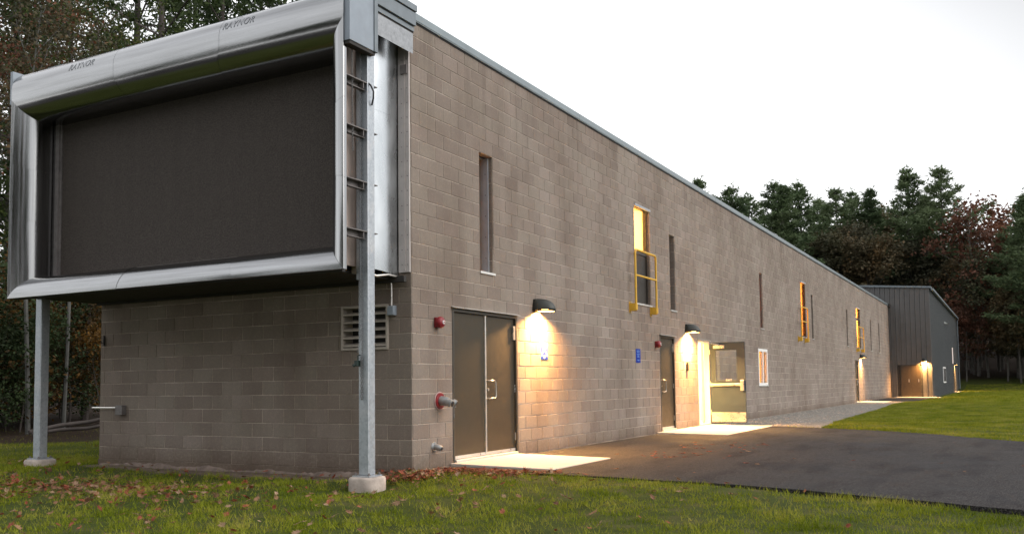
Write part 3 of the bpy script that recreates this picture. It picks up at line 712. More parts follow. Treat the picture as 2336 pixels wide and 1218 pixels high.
# wall flange with rivets
b = MB(); b.box(-.185, -.030, 2.60, -.008, -.003, 5.82); b.box(-.085, -.042, 2.62, -.070, -.030, 5.82); fl = b.obj('wall_flange', m_flange, hood)
for i in range(16):
    for xx in (-.125, -.035):
        b = MB(); z = 2.7+i*.2; b.tube([(xx, -.030, z), (xx, -.037, z)], .007, 6); b.obj('rivet', m_bracket, fl)
b = MB(); b.box(-.13, -.06, 5.30, -.02, -.045, 5.42); b.obj('flange_clip', m_bracket, hood)
# fascia over the duct, three lapped profiles on each side
for sgn, xe in ((1, 0.0), (-1, -6.2)):
    x = lambda d: xe+sgn*d
    b = MB(); b.box(x(-.25), -.96, 6.125, x(.125), -.005-(.0 if sgn < 0 else 0), 6.215); b.obj('fascia_cap', m_flash, hood, bevel=.004)
    b = MB(); b.box(x(-.22), -.96, 5.935, x(.105), -.008, 6.115); b.obj('fascia_board', m_flash, hood, bevel=.004)
    b = MB(); b.box(x(-.20), -.96, 5.86, x(.075), -.01, 5.925); b.obj('fascia_lip', m_flash, hood, bevel=.004)
    b = MB(); b.box(x(-.20), -.95, 5.84, x(.06), -.012, 5.858); b.obj('soffit', m_dark, hood)
b = MB(); b.box(-6.2, -1.15, 6.03, -.25, -.02, 6.10); b.obj('duct_roof', m_flash, hood)
# coil end boxes
def coilbox(x0, x1, zt=6.42, zb=5.265, nm='coil_box'):
    b = MB(); b.box(x0, -1.478, zb, x1, -1.0, zt); o = b.obj(nm, m_coil, hood, bevel=.006)
    b = MB(); b.box(x0+.02, -1.0, zb-.003, x1+.015, -.93, zt-.02); b.obj('box_return', m_flash, hood, bevel=.004)
    b = MB(); b.box(x0+.008, -1.465, zb-.04, x1-.012, -.96, zb-.001); b.obj('box_underside', m_dark, hood)
coilbox(XR-.045, .14); coilbox(XL-.075, XL-.012, 6.02, 5.5)
# cross brackets
for z in (4.86, 4.255, 3.60, 2.985):
    b = MB(); b.box(-.04, -1.44, z, .058, -.82, z+.012); b.box(-.04, -1.36, z-.075, -.028, -.86, z); b.box(-.028, -1.10, z-.075, .05, -1.088, z); b.box(-.04, -1.36, z-.083, .02, -.86, z-.075)
    o = b.obj('cross_bracket', m_bracket, hood)
    b = MB(); b.box(XL-.02, -1.44, z, XL+.03, -.82, z+.012); b.box(XL-.01, -1.36, z-.075, XL+.002, -.86, z); b.obj('cross_bracket', m_bracket, hood)
# chains
def chain(pts, nm):
    b = MB(); pts = [Vector(p) for p in pts]; Lk = .030; k = 0
    for p, q in zip(pts[:-1], pts[1:]):
        d = (q-p); n = max(1, int(d.length/Lk)); dn = d.normalized()
        for i in range(n):
            c = p+d*((i+.5)/n); s1 = dn.orthogonal().normalized(); s2 = dn.cross(s1); s_ = s1 if k % 2 else s2; k += 1
            loop = [c+dn*.019*math.cos(t)+s_*.010*math.sin(t) for t in [j/6*2*math.pi for j in range(7)]]
            b.tube(loop, .0034, 4, cap=False)
    return b.obj(nm, m_chain, hood)
chain([(.03,-1.30,5.24),(.035,-1.29,3.95)], 'chain')
chain([(-.045,-1.05,5.30),(-.04,-1.06,1.66),(-.065,-1.075,1.50)], 'chain')
chain([(-.02,-1.05,5.25),(-.012,-1.05,.95),(-.02,-1.05,.92),(-.028,-1.05,.95),(-.03,-1.05,1.45)], 'chain')
b = MB(); b.box(-.10, -1.10, 1.33, -.055, -1.03, 1.40); b.tube([(-.07,-1.06,1.40),(-.07,-1.06,1.46),(-.035,-1.06,1.47)], .010, 6); b.tube([(-.085,-1.08,1.36),(-.11,-1.11,1.33)], .018, 8); b.obj('chain_keeper', m_lock, hood, bevel=.004)
b = MB(); b.tube([(-.10,-.99,5.02),(-.02,-1.0,4.94),(.09,-1.0,4.84),(.125,-.99,4.76),(.115,-.98,4.68),(.075,-.96,4.60)], .011, 8); b.obj('power_cable', m_black, hood, smooth=True)
# maker's lettering on the crown
def crown_point(s):     # s = arc length above the straight front, returns (y,z) slightly proud
    if s < 0: return YF-.003, ZT+.15+s
    a = s/RR; return YI-(RR+.003)*math.cos(a), ZT+.15+(RR+.003)*math.sin(a)
for x0 in (-5.09, -1.97):
    me = text_mesh('RAYNOR', .165, .15); bm = bmesh.new(); bm.from_mesh(me)
    bmesh.ops.triangulate(bm, faces=bm.faces)
    vs = [v_.co.copy() for v_ in bm.verts]; w_ = max(v_.x for v_ in vs)
    for v_ in bm.verts:
        yy, zz = crown_point(v_.co.y+.075); v_.co = Vector((x0+v_.co.x*.56/w_+3.14, yy+1.0, zz))
    bm.to_mesh(me); bm.free(); me.materials.append(m_txt)
    o = bpy.data.objects.new('maker_name', me); COL.objects.link(o); o.parent = hood
    b = MB()
    for (a_, c_) in ((.16, .22), (.20, .31)):
        P = []
        for i in range(6):
            t = i/5; s_ = .215+.03*math.sin(t*math.pi) if a_ < .19 else .235+.02*t
            P.append([(x0+a_+(c_-a_)*t, *crown_point(s_)), (x0+a_+(c_-a_)*t, *crown_point(s_+.012*math.sin(t*math.pi)+.002))])
        b.grid(P)
    b.obj('maker_swoosh', m_txt, hood)

# posts and footings
def post(x, label, zbase):
    t = thing('steel_post', (x, -.95, zbase), label, 'post', 'square steel posts carrying the hood')
    b = MB(); b.box(x-.074, -1.03, zbase+.018, x+.074, -.885, 5.95 if x > -3 else ZB+.05); b.obj('tube', m_post, t, bevel=.012)
    b = MB(); b.box(x-.13, -1.085, zbase+.001, x+.13, -.825, zbase+.018); b.obj('base_plate', m_post, t)
    for sx in (-.102, .102):
        for sy in (-.102, .102):
            b = MB(); b.tube([(x+sx, -.95+sy, zbase+.018), (x+sx, -.95+sy, zbase+.05)], .012, 6); b.tube([(x+sx, -.95+sy, zbase+.019), (x+sx, -.95+sy, zbase+.032)], .021, 6); b.obj('anchor_bolt', m_bracket, t)
    if x > -3:
        b = MB(); b.box(x-.074-.006, -1.06, 2.4, x-.02, -1.032, 5.4); b.obj('chain_track', m_post, t)
post(-.012, 'galvanised square post nearest the building corner, on the tall round-edged footing', -.02)
post(-6.33, 'galvanised square post at the far left under the hood, left of the block wall', .02)
def footing(x, zt, label):
    P = []
    for zz, rr in ((-.5, .198), (zt-.03, .196), (zt-.008, .187), (zt-.0, .172)):
        P.append([(x+rr*(abs(math.cos(a))**.55)*math.copysign(1, math.cos(a)), -.955+rr*(abs(math.sin(a))**.55)*math.copysign(1, math.sin(a)), zz) for a in [k/32*2*math.pi for k in range(33)]])
    b = MB(); b.grid(P); b.add(P[-1][:-1], [tuple(range(32))]); o = b.obj('concrete_footing', m_conc, smooth=True)
    tag(o, label, 'footing', 'concrete footings under the posts')
footing(-.012, -.02, 'pale concrete footing under the post nearest the corner')
footing(-6.33, .02, 'low concrete footing under the far left post')

# ------------------------------------------------------------------ things fixed to the walls
def wall_lamp(y, z, label, watts, face='x', x=0.0, s=1.0):
    t = thing('wall_lamp', (x, y, z), label, 'lamp', 'dark wall lamps over the doors')
    P = []; n = 10; m = 9
    for i in range(n+1):
        a = math.pi*i/n            # around in plan, 0..pi
        row = []
        for j in range(m+1):
            e_ = math.pi/2*j/m
            row.append((.34*s*math.sin(a)*math.cos(e_)**.8+.002, -.185*s*math.cos(a)*math.cos(e_)**.5, .205*s*math.sin(e_)))
        P.append(row)
    b = MB(); b.grid(P); b.v = [(p[0], p[1], p[2]) for p in b.v]; h = b.obj('housing', m_lamp, t, smooth=True, world=False)
    md = h.modifiers.new('sheet', 'SOLIDIFY'); md.thickness = .008; md.offset = -1
    b = MB(); b.box(.001, -.15*s, .0, .05, .15*s, .19*s); b.obj('back_box', m_lamp, t, world=False)
    b = MB(); ring = [(.165*s+.145*s*math.cos(a), .16*s*math.sin(a)) for a in [k/20*2*math.pi for k in range(20)]]
    b.prism(ring, 'z', -.012, .010); b.obj('lens', m_lens, t, smooth=True, world=False)
    b = MB(); ring2 = [(.165*s+.165*s*math.cos(a), .18*s*math.sin(a)) for a in [k/20*2*math.pi for k in range(20)]]
    nR = 20; b.add([(p[0], p[1], -.014) for p in ring2]+[(p[0], p[1], -.014) for p in ring]+[(p[0], p[1], .004) for p in ring2]+[(p[0], p[1], .004) for p in ring], [(k, (k+1) % nR, (k+1) % nR+nR, k+nR) for k in range(nR)]+[(k, (k+1) % nR, (k+1) % nR+2*nR, k+2*nR) for k in range(nR)]); b.obj('lens_ring', m_lamp, t, world=False)
    ld = bpy.data.lights.new('lamp_light', 'AREA'); ld.shape = 'DISK'; ld.size = .28*s; ld.spread = R_(150); ld.energy = watts*.85; ld.color = (1, .50, .15)
    lo = bpy.data.objects.new('lamp_light', ld); lo.parent = t; lo.location = (.155*s, 0, -.02); COL.objects.link(lo)
    if face == 'y': t.rotation_euler = (0, 0, -math.pi/2)
    return t
wall_lamp(3.72, 2.318, 'lit wall lamp right of the double door, nearest to the corner', 430)
wall_lamp(11.95, 2.325, 'lit wall lamp between the second door and the open door', 520)
wall_lamp(41.95, 2.29, 'lit wall lamp over the far door below the tall lit window', 260)
wall_lamp(55.89, 2.30, 'lit lamp on the grey metal building beside its brown doors', 400, 'y', x=2.10)
wall_lamp(82.6, 2.40, 'small lit lamp at the far right end of the metal building', 300, 'x', x=2.58)

def bell(y, z, label):
    t = thing('alarm_bell', (0, y, z), label, 'bell', 'red fire alarm bells')
    b = MB(); b.box(.001, y-.06, z-.07, .045, y+.06, z+.07); b.obj('back_box', m_bell, t, bevel=.008)
    P = []
    for rr, xx in ((.078,.045),(.082,.06),(.080,.085),(.065,.108),(.035,.120),(.001,.122)): P.append([(xx, y+rr*math.cos(a), z+rr*math.sin(a)) for a in [k/20*2*math.pi for k in range(21)]])
    b = MB(); b.grid(P); b.obj('gong', m_bell, t, smooth=True)
    b = MB(); b.tube([(.118,y,z),(.128,y,z)], .028, 14); b.obj('label_disc', m_signw, t); b = MB(); b.tube([(.127,y,z),(.134,y,z)], .011, 8); b.obj('centre_nut', m_bell, t)
bell(.60, 1.955, 'round red alarm bell left of the double door, near the corner'); bell(9.62, 1.95, 'small red alarm bell left of the second door')
# fire hose connection
t = thing('hose_connection', (0, .66, .87), 'grey twin hose inlet with a red wall plate left of the double door', 'hose inlet')
b = MB(); b.tube([(.002,.66,.87),(.010,.66,.87)], .128, 24); b.obj('wall_ring', m_escut, t, smooth=True)
b = MB(); b.tube([(.010,.66,.87),(.026,.66,.87)], .112, 24); b.obj('red_plate', m_bell, t, smooth=True)
b = MB(); b.tube([(.03,.66,.87),(.07,.66,.87),(.11,.665,.864),(.15,.672,.854)], [.066,.066,.064,.060], 16); b.obj('elbow', m_pipe, t, smooth=True)
for sy in (-1, 1):
    b = MB(); p0 = Vector((.115,.668+sy*.030,.862)); p1 = Vector((.235,.682+sy*.055,.825)); d = p1-p0
    b.tube([p0, p0+d*.6, p0+d*.61, p0+d*.86, p0+d*.87, p1], [.044,.046,.056,.056,.050,.050], 14); b.obj('inlet', m_pipe, t, smooth=True)
    b = MB(); q = p1+Vector((.002,0,-.0006)); b.tube([p1-d*.02, p1+d.normalized()*.004], .036, 12); b.obj('inlet_mouth', m_black, t)
b = MB(); b.tube([(.20,.72,.80),(.20,.72,.69)], .004, 5); b.tube([(.20,.72,.69),(.20,.72,.63)], .010, 6); b.obj('cap_chain', m_chain, t)
t = thing('drain_spout', (0, .52, .245), 'small grey spout low on the wall under the hose inlet', 'spout')
b = MB(); b.tube([(.002,.52,.245),(.018,.52,.245)], [.070,.060], 18); b.obj('wall_flange', m_pipe, t, smooth=True)
b = MB(); b.tube([(.018,.52,.245),(.05,.52,.244),(.09,.525,.234),(.12,.528,.220)], [.042,.042,.040,.036], 14); b.obj('spout_pipe', m_pipe, t, smooth=True)
b = MB(); b.tube([(.12,.528,.220),(.126,.5285,.217)], .027, 12); b.obj('spout_mouth', m_black, t)
# signs
t = thing('hazard_sign', (0, 3.955, 1.66), 'white and blue sign with a white figure under the first lamp', 'sign')
b = MB(); b.box(.002, 3.82, 1.505, .006, 4.09, 1.72); b.obj('lower_plate', m_blue, t); b = MB(); b.box(.002, 3.82, 1.722, .006, 4.09, 1.825); b.obj('upper_plate', m_signw, t)
b = MB(); b.box(.007, 3.825, 1.802, .0085, 4.085, 1.822); b.obj('red_band', m_signr, t)
b = MB(); b.tube([(.0065, 3.955, 1.692), (.008, 3.955, 1.692)], .032, 16); b.v = [(p[0], 3.955+(p[1]-3.955)*2.1, p[2]) for p in b.v]; b.obj('white_oval', m_signw, t)
b = MB()
for (pl) in ([(3.90,1.655),(4.01,1.655),(4.03,1.635),(3.88,1.635)], [(3.88,1.637),(3.91,1.637),(3.865,1.575),(3.835,1.585)], [(4.00,1.637),(4.03,1.637),(4.075,1.585),(4.045,1.575)], [(3.83,1.577),(4.08,1.577),(4.08,1.558),(3.83,1.558)], [(3.945,1.560),(3.965,1.560),(3.975,1.535),(3.955,1.515),(3.935,1.535)]): b.prism(pl, 'x', .0065, .0082)
b.obj('white_figure', m_signw, t)
t = thing('notice_sign', (0, 8.48, 1.67), 'narrow blue notice with pale lettering left of the second bell', 'sign')
b = MB(); b.box(.002, 8.345, 1.52, .006, 8.615, 1.815); b.obj('plate', m_blue, t, bevel=.002)
b = MB()
for z_, w_ in ((1.775,.17),(1.755,.19),(1.735,.15),(1.700,.19),(1.680,.12),(1.655,.11),(1.635,.13),(1.575,.16),(1.560,.10)): b.box(.0065, 8.48-w_/2, z_, .0078, 8.48+w_/2, z_+.011)
b.obj('printed_lines', m_lblue, t)
# card reader
t = thing('card_reader', (0, 11.86, 1.47), 'small dark card reader under the lamp beside the open door', 'card reader')
b = MB(); b.box(.001, 11.80, 1.37, .04, 11.92, 1.585); b.obj('reader_body', m_brown, t, bevel=.012); b = MB(); b.box(.041, 11.835, 1.45, .046, 11.885, 1.53); b.obj('reader_window', m_dark, t)
# rails
def railing(y0, y1, label):
    t = thing('guard_rail', (0, (y0+y1)/2, 2.6), label, 'railing', 'yellow guard rails under the tall windows')
    x = .14; zt = 3.90; r = .09; z0 = 2.66
    pts = [(x, y0, z0)]; 
    for i in range(6): a = i/5*math.pi/2; pts.append((x, y0+r*(1-math.cos(a)), zt-r+r*math.sin(a)))
    for i in range(6): a = i/5*math.pi/2; pts.append((x, y1-r+r*math.sin(a), zt-r+r*math.cos(a)))
    pts.append((x, y1, z0)); b = MB(); b.tube(pts, .024, 10); b.obj('hoop', m_yellow, t, smooth=True)
    b = MB(); b.tube([(x, y0, 3.36), (x, y1, 3.36)], .022, 8); b.obj('mid_rail', m_yellow, t, smooth=True)
    for yy in (y0, y1):
        b = MB(); b.box(.001, yy-.055, 2.56, .010, yy+.055, 2.80); b.box(.010, yy-.045, 2.60, x, yy-.035, 2.76); b.box(.010, yy+.035, 2.60, x, yy+.045, 2.76)
        b.tube([(x-.01, yy, 2.62), (x-.01, yy, 2.74)], .045, 10); b.obj('foot_bracket', m_yellow, t)
        for zz in (2.585, 2.775):
            b = MB(); b.tube([(.010, yy, zz), (.02, yy, zz)], .012, 6); b.obj('bolt', m_bracket, t)
railing(8.06, 9.34, 'yellow guard rail at the tall lit window nearest the corner'); railing(25.6, 26.9, 'small yellow guard rail at the orange lit window halfway along'); railing(40.7, 42.5, 'yellow guard rail at the farthest lit window, above the far lamp')
# junction boxes on the end wall
t = thing('junction_box', (-.30, 0, 2.1), 'grey junction box with a conduit rising to the hood, right of the vent', 'electric box')
b = MB(); b.box(-.35, -.07, 2.03, -.24, -.002, 2.16); b.obj('box', m_coil, t, bevel=.006); b = MB(); b.box(-.345, -.082, 2.035, -.245, -.071, 2.155); b.obj('cover', m_coil, t, bevel=.004)
b = MB(); b.tube([(-.30,-.035,2.16),(-.30,-.035,2.42),(-.305,-.05,2.56)], .010, 8); b.obj('conduit', m_alu, t, smooth=True)
t = thing('junction_box', (-5.6, 0, .75), 'small grey box with a level conduit low at the left end of the end wall', 'electric box')
b = MB(); b.box(-5.72, -.09, .675, -5.56, -.002, .83); b.obj('box', m_bracket, t, bevel=.006)
b = MB(); b.tube([(-5.72,-.045,.79),(-6.32,-.045,.79)], .014, 8); b.obj('conduit', m_alu, t, smooth=True)
t = thing('hose_hook', (-6.1, 0, 1.9), 'small dark hook high at the left edge of the end wall', 'hook')
b = MB(); b.box(-6.115, -.03, 1.80, -6.09, -.002, 1.97); b.obj('hook_plate', m_dark, t, bevel=.003); b = MB(); b.tube([(-6.10,-.03,1.85),(-6.10,-.07,1.84),(-6.10,-.07,1.88)], .007, 6); b.obj('hook_arm', m_dark, t)

# ------------------------------------------------------------------ metal building beyond
mb = thing('metal_building', (0, 56, 0), 'taller grey ribbed metal building beyond the end of the block building', 'building')
XM, Y0M, Y1M = 2.56, 55.9, 90.0
topz = lambda x: 7.10+(2.56-x)*.075
DY = (.60, 1.86, 2.09)
pw = .305; nP = int((XM+6.2)/pw)+1
for i in range(nP):
    x1 = XM-i*pw; x0 = max(x1-pw, -6.2); 
    zb = -.1
    spans = [(zb, None)]
    b = MB()
    if x1 > DY[0]+.01 and x0 < DY[1]-.01: zb = DY[2]
    z1 = topz((x0+x1)/2)-.02
    b.box(x0+.004, Y0M, zb, x1-.075, Y0M+.03, z1); b.box(x1-.075, Y0M-.07, zb, x1-.02, Y0M+.03, z1)
    b.obj('wall_panel', m_metalwall, mb)
b = MB(); n = int((Y1M-Y0M-.1)/pw)
for i in range(n):
    y0 = Y0M+.05+i*pw; b.box(XM-.03, y0+.004, -.1, XM, y0+pw-.10, 7.08); b.box(XM-.03, y0+pw-.10, -.1, XM+.03, y0+pw-.004, 7.08)
o = b.obj('side_cladding', m_metalwall2, mb); o['kind'] = 'stuff'
b = MB(); b.box(-6.2, Y0M+.03, -.1, XM-.04, Y1M, 7.0); b.obj('core', m_dark, mb)
b = MB(); x0, x1 = -6.4, XM+.10
b.add([(x0,Y0M-.14,topz(x0)),(x1,Y0M-.14,topz(x1)),(x1,Y1M+.1,topz(x1)),(x0,Y1M+.1,topz(x0)),(x0,Y0M-.14,topz(x0)+.12),(x1,Y0M-.14,topz(x1)+.12),(x1,Y1M+.1,topz(x1)+.12),(x0,Y1M+.1,topz(x0)+.12)], [(0,1,2,3),(4,5,6,7),(0,1,5,4),(1,2,6,5),(2,3,7,6),(3,0,4,7)]); b.obj('roof', m_flash, mb)
b = MB(); b.box(XM+.10, Y0M-.1, 6.95, XM+.24, Y1M, 7.08); b.obj('gutter', m_flash, mb)
b = MB(); b.tube([(XM+.14, Y1M-.3, 6.95), (XM+.10, Y1M-.3, 6.5), (XM+.10, Y1M-.3, .0)], .05, 8); b.obj('downpipe', m_flash, mb)
b = MB(); b.box(DY[0], Y0M-.03, -.03, DY[1], Y0M+.02, DY[2]); fo = b.obj('door_frame', m_frame, mb)
mbd = simple('brown_door_paint', (.055,.040,.026), .45)
for x0, x1 in ((DY[0]+.05, 1.225), (1.235, DY[1]-.05)):
    b = MB(); b.box(x0, Y0M-.05, .02, x1, Y0M-.031, DY[2]-.05); d = b.obj('door', mbd, mb)
    b = MB(); b.tube([(x1-.1, Y0M-.09, .95), (x1-.1, Y0M-.09, 1.15)], .018, 6); b.obj('handle', m_steel, d)
b = MB(); b.box(XM+.031, 66.0, .85, XM+.06, 69.2, 2.05); wd = b.obj('window', m_white, mb); b = MB(); b.box(XM+.061, 66.25, .95, XM+.066, 67.45, 1.95); b.box(XM+.061, 67.75, .95, XM+.066, 68.95, 1.95); b.obj('pane', m_dglass, wd)
b = MB(); b.box(XM+.031, 80.9, -.02, XM+.05, 82.0, 2.15); b.obj('door', mbd, mb)
b = MB(); b.box(XM+.031, 79.7, 2.5, XM+.05, 80.7, 3.9); b.obj('window', emis('lit_orange_window', (1,.38,.10), .16), mb)
t = thing('vent_hood', (XM, 70.5, 5.6), 'tiny white vent high on the right side of the metal building', 'vent')
b = MB(); b.add([(XM+.03,70.0,5.5),(XM+.28,70.0,5.5),(XM+.03,70.0,5.68),(XM+.03,71.0,5.5),(XM+.28,71.0,5.5),(XM+.03,71.0,5.68)], [(0,1,2),(3,5,4),(0,3,4,1),(1,4,5,2),(0,2,5,3)]); b.obj('hood_cover', m_white, t)

# ------------------------------------------------------------------ trees
def rnd(seed): return np.random.default_rng(seed)
def tufts(P, D, size, k, rg, wid=.28, spread=1.0):
    """k slim triangles at each point P, leaning along D"""
    n = len(P); P = np.repeat(P, k, 0); D = np.repeat(D, k, 0); s = (size*(.6+.8*rg.random(n*k)))[:, None]
    d = D*.8+rg.normal(0, .75*spread, (n*k, 3)); d /= np.linalg.norm(d, axis=1, keepdims=True)
    wv = np.cross(d, rg.normal(0, 1, (n*k, 3))); wv /= np.linalg.norm(wv, axis=1, keepdims=True)+1e-9
    o = P+rg.normal(0, .35, (n*k, 3))*s
    V = np.stack([o-wv*s*wid, o+wv*s*wid, o+d*s], 1).reshape(-1, 3); return V
def leaves(P, size, rg, flat=.5):
    n = len(P); s = (size*(.6+.8*rg.random(n)))[:, None]
    nrm = rg.normal(0, 1, (n, 3)); nrm[:, 2] = nrm[:, 2]*(1+flat); nrm /= np.linalg.norm(nrm, axis=1, keepdims=True)
    a = np.cross(nrm, rg.normal(0, 1, (n, 3))); a /= np.linalg.norm(a, axis=1, keepdims=True)+1e-9; b = np.cross(nrm, a)
    return np.stack([P-a*s*.5, P+b*s*.32, P+a*s*.5, P-b*s*.32], 1).reshape(-1, 3)
def pine_mesh(seed, H, c0, R, ts, dens, mats, trunk_r=.28, whorl=.62, k=3, gap=.25):
    rg = rnd(seed); tr = MB(); lean = rg.normal(0, .012, 2)
    ax = lambda h: np.array([lean[0]*h+.12*math.sin(h*.22+seed), lean[1]*h+.12*math.sin(h*.19+seed*2), h])
    tr.tube([ax(h) for h in np.linspace(-.4, H*.985, 14)], [trunk_r*(1-.93*t)+.015 for t in np.linspace(0, 1, 14)], 8, cap=False)
    Ps, Ds = [], []; h = c0*.45
    while h < H-.25:
        live = h > c0; t = max(0, (h-c0)/(H-c0)) if live else 0
        prof_ = (((1-t)**.85)*(.45+.55*min(1, t*3.0+.2))*1.12*(.8+.3*math.sin(h*1.9+seed))) if live else .35
        nb = rg.integers(3, 6) if live else rg.integers(0, 3)
        a0 = rg.random()*6.28
        for i in range(nb):
            if live and rg.random() < gap: continue
            a = a0+i*6.28/nb+rg.normal(0, .35); Lb = R*prof_*rg.uniform(.55, 1.25)+.25; rise = rg.uniform(-.10, .22)+t*.75
            p0 = ax(h); dr = np.array([math.cos(a), math.sin(a), rise]); dr /= np.linalg.norm(dr)
            pts = [p0+dr*Lb*s+np.array([0, 0, .10*Lb*s*s-.10*Lb*s*(1-s)*(1 if not live else 0)]) for s in (0, .35, .7, 1)]
            rb = .012+.014*Lb
            tr.tube(pts, [rb, rb*.75, rb*.5, rb*.15], 3, cap=False)
            if live:
                m = int(dens*Lb*(1.0))+3
                s = .22+.80*rg.random(m)**.8; lat = np.array([-dr[1], dr[0], 0]); side = rg.normal(0, .24, m)*Lb*(1.15-s*.7)
                q = p0+dr*(Lb*s)[:, None]+lat*side[:, None]+np.stack([np.zeros(m), np.zeros(m), .10*Lb*s*s+rg.normal(0, .045, m)*(.5+Lb*.15)], 1)
                Ps.append(q); dd = dr+lat*np.sign(side)[:, None]*.5+np.array([0, 0, .35]); Ds.append(dd/np.linalg.norm(dd, axis=1, keepdims=True))
        h += whorl*rg.uniform(.7, 1.4)*(1.0-.35*t)
    top = ax(H-.1); Ps.append(top+rg.normal(0, .12, (10, 3))*np.array([1, 1, 2.5])); Ds.append(np.tile([0, 0, 1.], (10, 1)))
    P = np.concatenate(Ps); D = np.concatenate(Ds)
    tm = tr.mesh('trunk'); tm.materials.append(mats[0]); tm.shade_smooth()
    cm = fast_mesh('crown', tufts(P, D, ts, k, rg, wid=.17), 3, [mats[1]]); return tm, cm
def broad_mesh(seed, H, R, ls, nleaf, mats, tr_r=.2, c0=.35, clump=.45, lean=0.0, forks=5):
    rg = rnd(seed); tr = MB(); ends = []
    pts = [np.array([lean*H*s*s+.15*math.sin(s*4+seed), .15*math.sin(s*3+seed*2), H*.92*s-.3*(s == 0)]) for s in np.linspace(0, 1, 9)]
    tr.tube(pts, [tr_r*(1-.85*s) for s in np.linspace(0, 1, 9)], 7, cap=False)
    def limb(p, d, Lb, r, lev):
        q = [p]; dd = d.copy()
        for i in range(3):
            dd = dd+rg.normal(0, .16, 3)+np.array([0, 0, .10]); dd /= np.linalg.norm(dd); q.append(q[-1]+dd*Lb/3)
        tr.tube(q, [r, r*.8, r*.6, r*.35], 3 if lev else 4, cap=False)
        if lev >= 2: ends.append(q[-1]); ends.append(q[2]); return
        for i in range(3 if lev == 0 else 2+int(rg.random() < .6)):
            j = rg.integers(1, 4); nd = dd+rg.normal(0, .6, 3); nd /= np.linalg.norm(nd); limb(q[j], nd, Lb*rg.uniform(.5, .75), r*.45, lev+1)
    n = int(forks*H*.22)+4
    for i in range(n):
        s = c0+(1-c0)*(i+rg.random())/n*.98; a = i*2.4+rg.normal(0, .4); j = min(7, int(s*8)); p = pts[j]+(pts[j+1]-pts[j])*(s*8-j)
        up_ = .35+.7*s; d = np.array([math.cos(a), math.sin(a), up_]); d /= np.linalg.norm(d)
        Lb = R*(.55+.6*math.sin(min(1, (1-s)/(1-c0)*1.2+.12)*math.pi*.6))*rg.uniform(.7, 1.1); limb(p, d, Lb*.8, tr_r*.35*(1.1-s*.7), 0)
    E_ = np.array(ends); E_ = E_[rg.random(len(E_)) > .12]; wgt = rg.random(len(E_))**1.5+.1
    pick = rg.choice(len(E_), nleaf, p=wgt/wgt.sum()); P = E_[pick]+rg.normal(0, clump, (nleaf, 3))*np.array([1, 1, .6])
    P = P[P[:, 2] > .15]
    tm = tr.mesh('trunk'); tm.materials.append(mats[0]); cm = fast_mesh('crown', leaves(P, ls, rg), 4, [mats[1]]); return tm, cm
def plant_tree(name, meshes, x, y, zs, rot, label, cat, group, h=None, wide=1.0, crown_mat=None):
    z = float(terr(x, y))-.1
    t = thing(name, (x, y, z), label, cat, group)
    t.scale = (zs*wide, zs*wide, zs); t.rotation_euler = (0, 0, rot)
    for nm, me in zip(('trunk', 'crown'), meshes):
        o = bpy.data.objects.new(nm, me); COL.objects.link(o); o.parent = t
        if nm == 'crown' and crown_mat: o.material_slots[0].link = 'OBJECT'; o.material_slots[0].material = crown_mat
    return t
# far trees (right); height of each model is 22 m or 15 m
PF = [pine_mesh(s, 22, c, r, .33, d*1.35, [m_bark2, m_needle], .24, .78, 4, g) for s, c, r, d, g in ((1,9,3.5,17,.10),(2,11.5,3.4,18,.18),(3,7.5,3.9,17,.14),(4,10.5,4.5,16,.24),(5,6,3.1,19,.08))]
BF = [broad_mesh(s, 15, r, .34, n, [m_bark2, m_leaf_or], .16, c, .55) for s, r, n, c in ((11,3.2,9000,.25),(12,3.6,7000,.35),(13,2.8,3800,.2))]
far = [('pine',-22.1,87.8,21.9),('pine',-17.9,85.5,20.6),('pine',-18.3,94.4,20.3),('pine',-18.0,101.4,22.7),('pine',-15.8,98.0,21.4),('pine',-14.8,105.4,24.8),('pine',-14.5,116.9,24.5),('pine',-11.6,111.6,24.4),
 ('pine',-10.7,121.2,25.7),('pine',-7.2,111.8,23.9),('pine',-6.9,127.8,24.3),('pine',-3.1,109.4,25.6),('pine',-2.8,127.7,25.7),('pine',.6,106.9,24.9),('maple',3.9,101.8,18.2),('maple',5.9,107.5,19.1),('pine',7.9,99.4,20.4),('pine',9.4,93.4,19.3),
 ('oak',-11.7,102.5,15.9),('oak',-9.5,106.0,16.9),('oak',-6.8,100.6,15.2),('oak',-5.9,117.0,19.5),('oak',-1.7,105.6,14.9),('oak',1.3,102.7,12.9),('oak',4.9,100.1,12.3),('pine',2.3,114.6,16.3),('pine',6.2,112.2,17.7),('oak',8.0,95.0,9.7),('maple',3.1,96.9,7.5),('oak',6.8,96.6,7.7),('oak',11.8,92.4,10.9)]
flab = ['pine tip just showing over the roof edge, leftmost of the far pines','small plumed pine over the roof edge with sky both sides','thin pine tip beside the small plumed pine over the roof','double-topped green pine left of the tall bright green pine','bushy pine close left of the tall bright green pine','tall bright green pine standing out behind the middle of the roof','pine just right of the tall bright green pine, set back','broad flat-topped pine behind the end of the long roof',
 'pointed pine close behind the broad flat-topped pine','dark pointed pine right of the broad flat-topped pine','low pine in the dip left of the two tallest pines','tallest cone-shaped pine above the grey metal building','pine set back between the two tallest pines','tallest dark pine with long boughs reaching right, above the metal building','big dark red maple right of the two tallest pines','dull red maple behind the big dark red one','dark pine at the right, beyond the red maple','dark pine cut by the right edge of the view']
rg = rnd(77); pi_ = 0
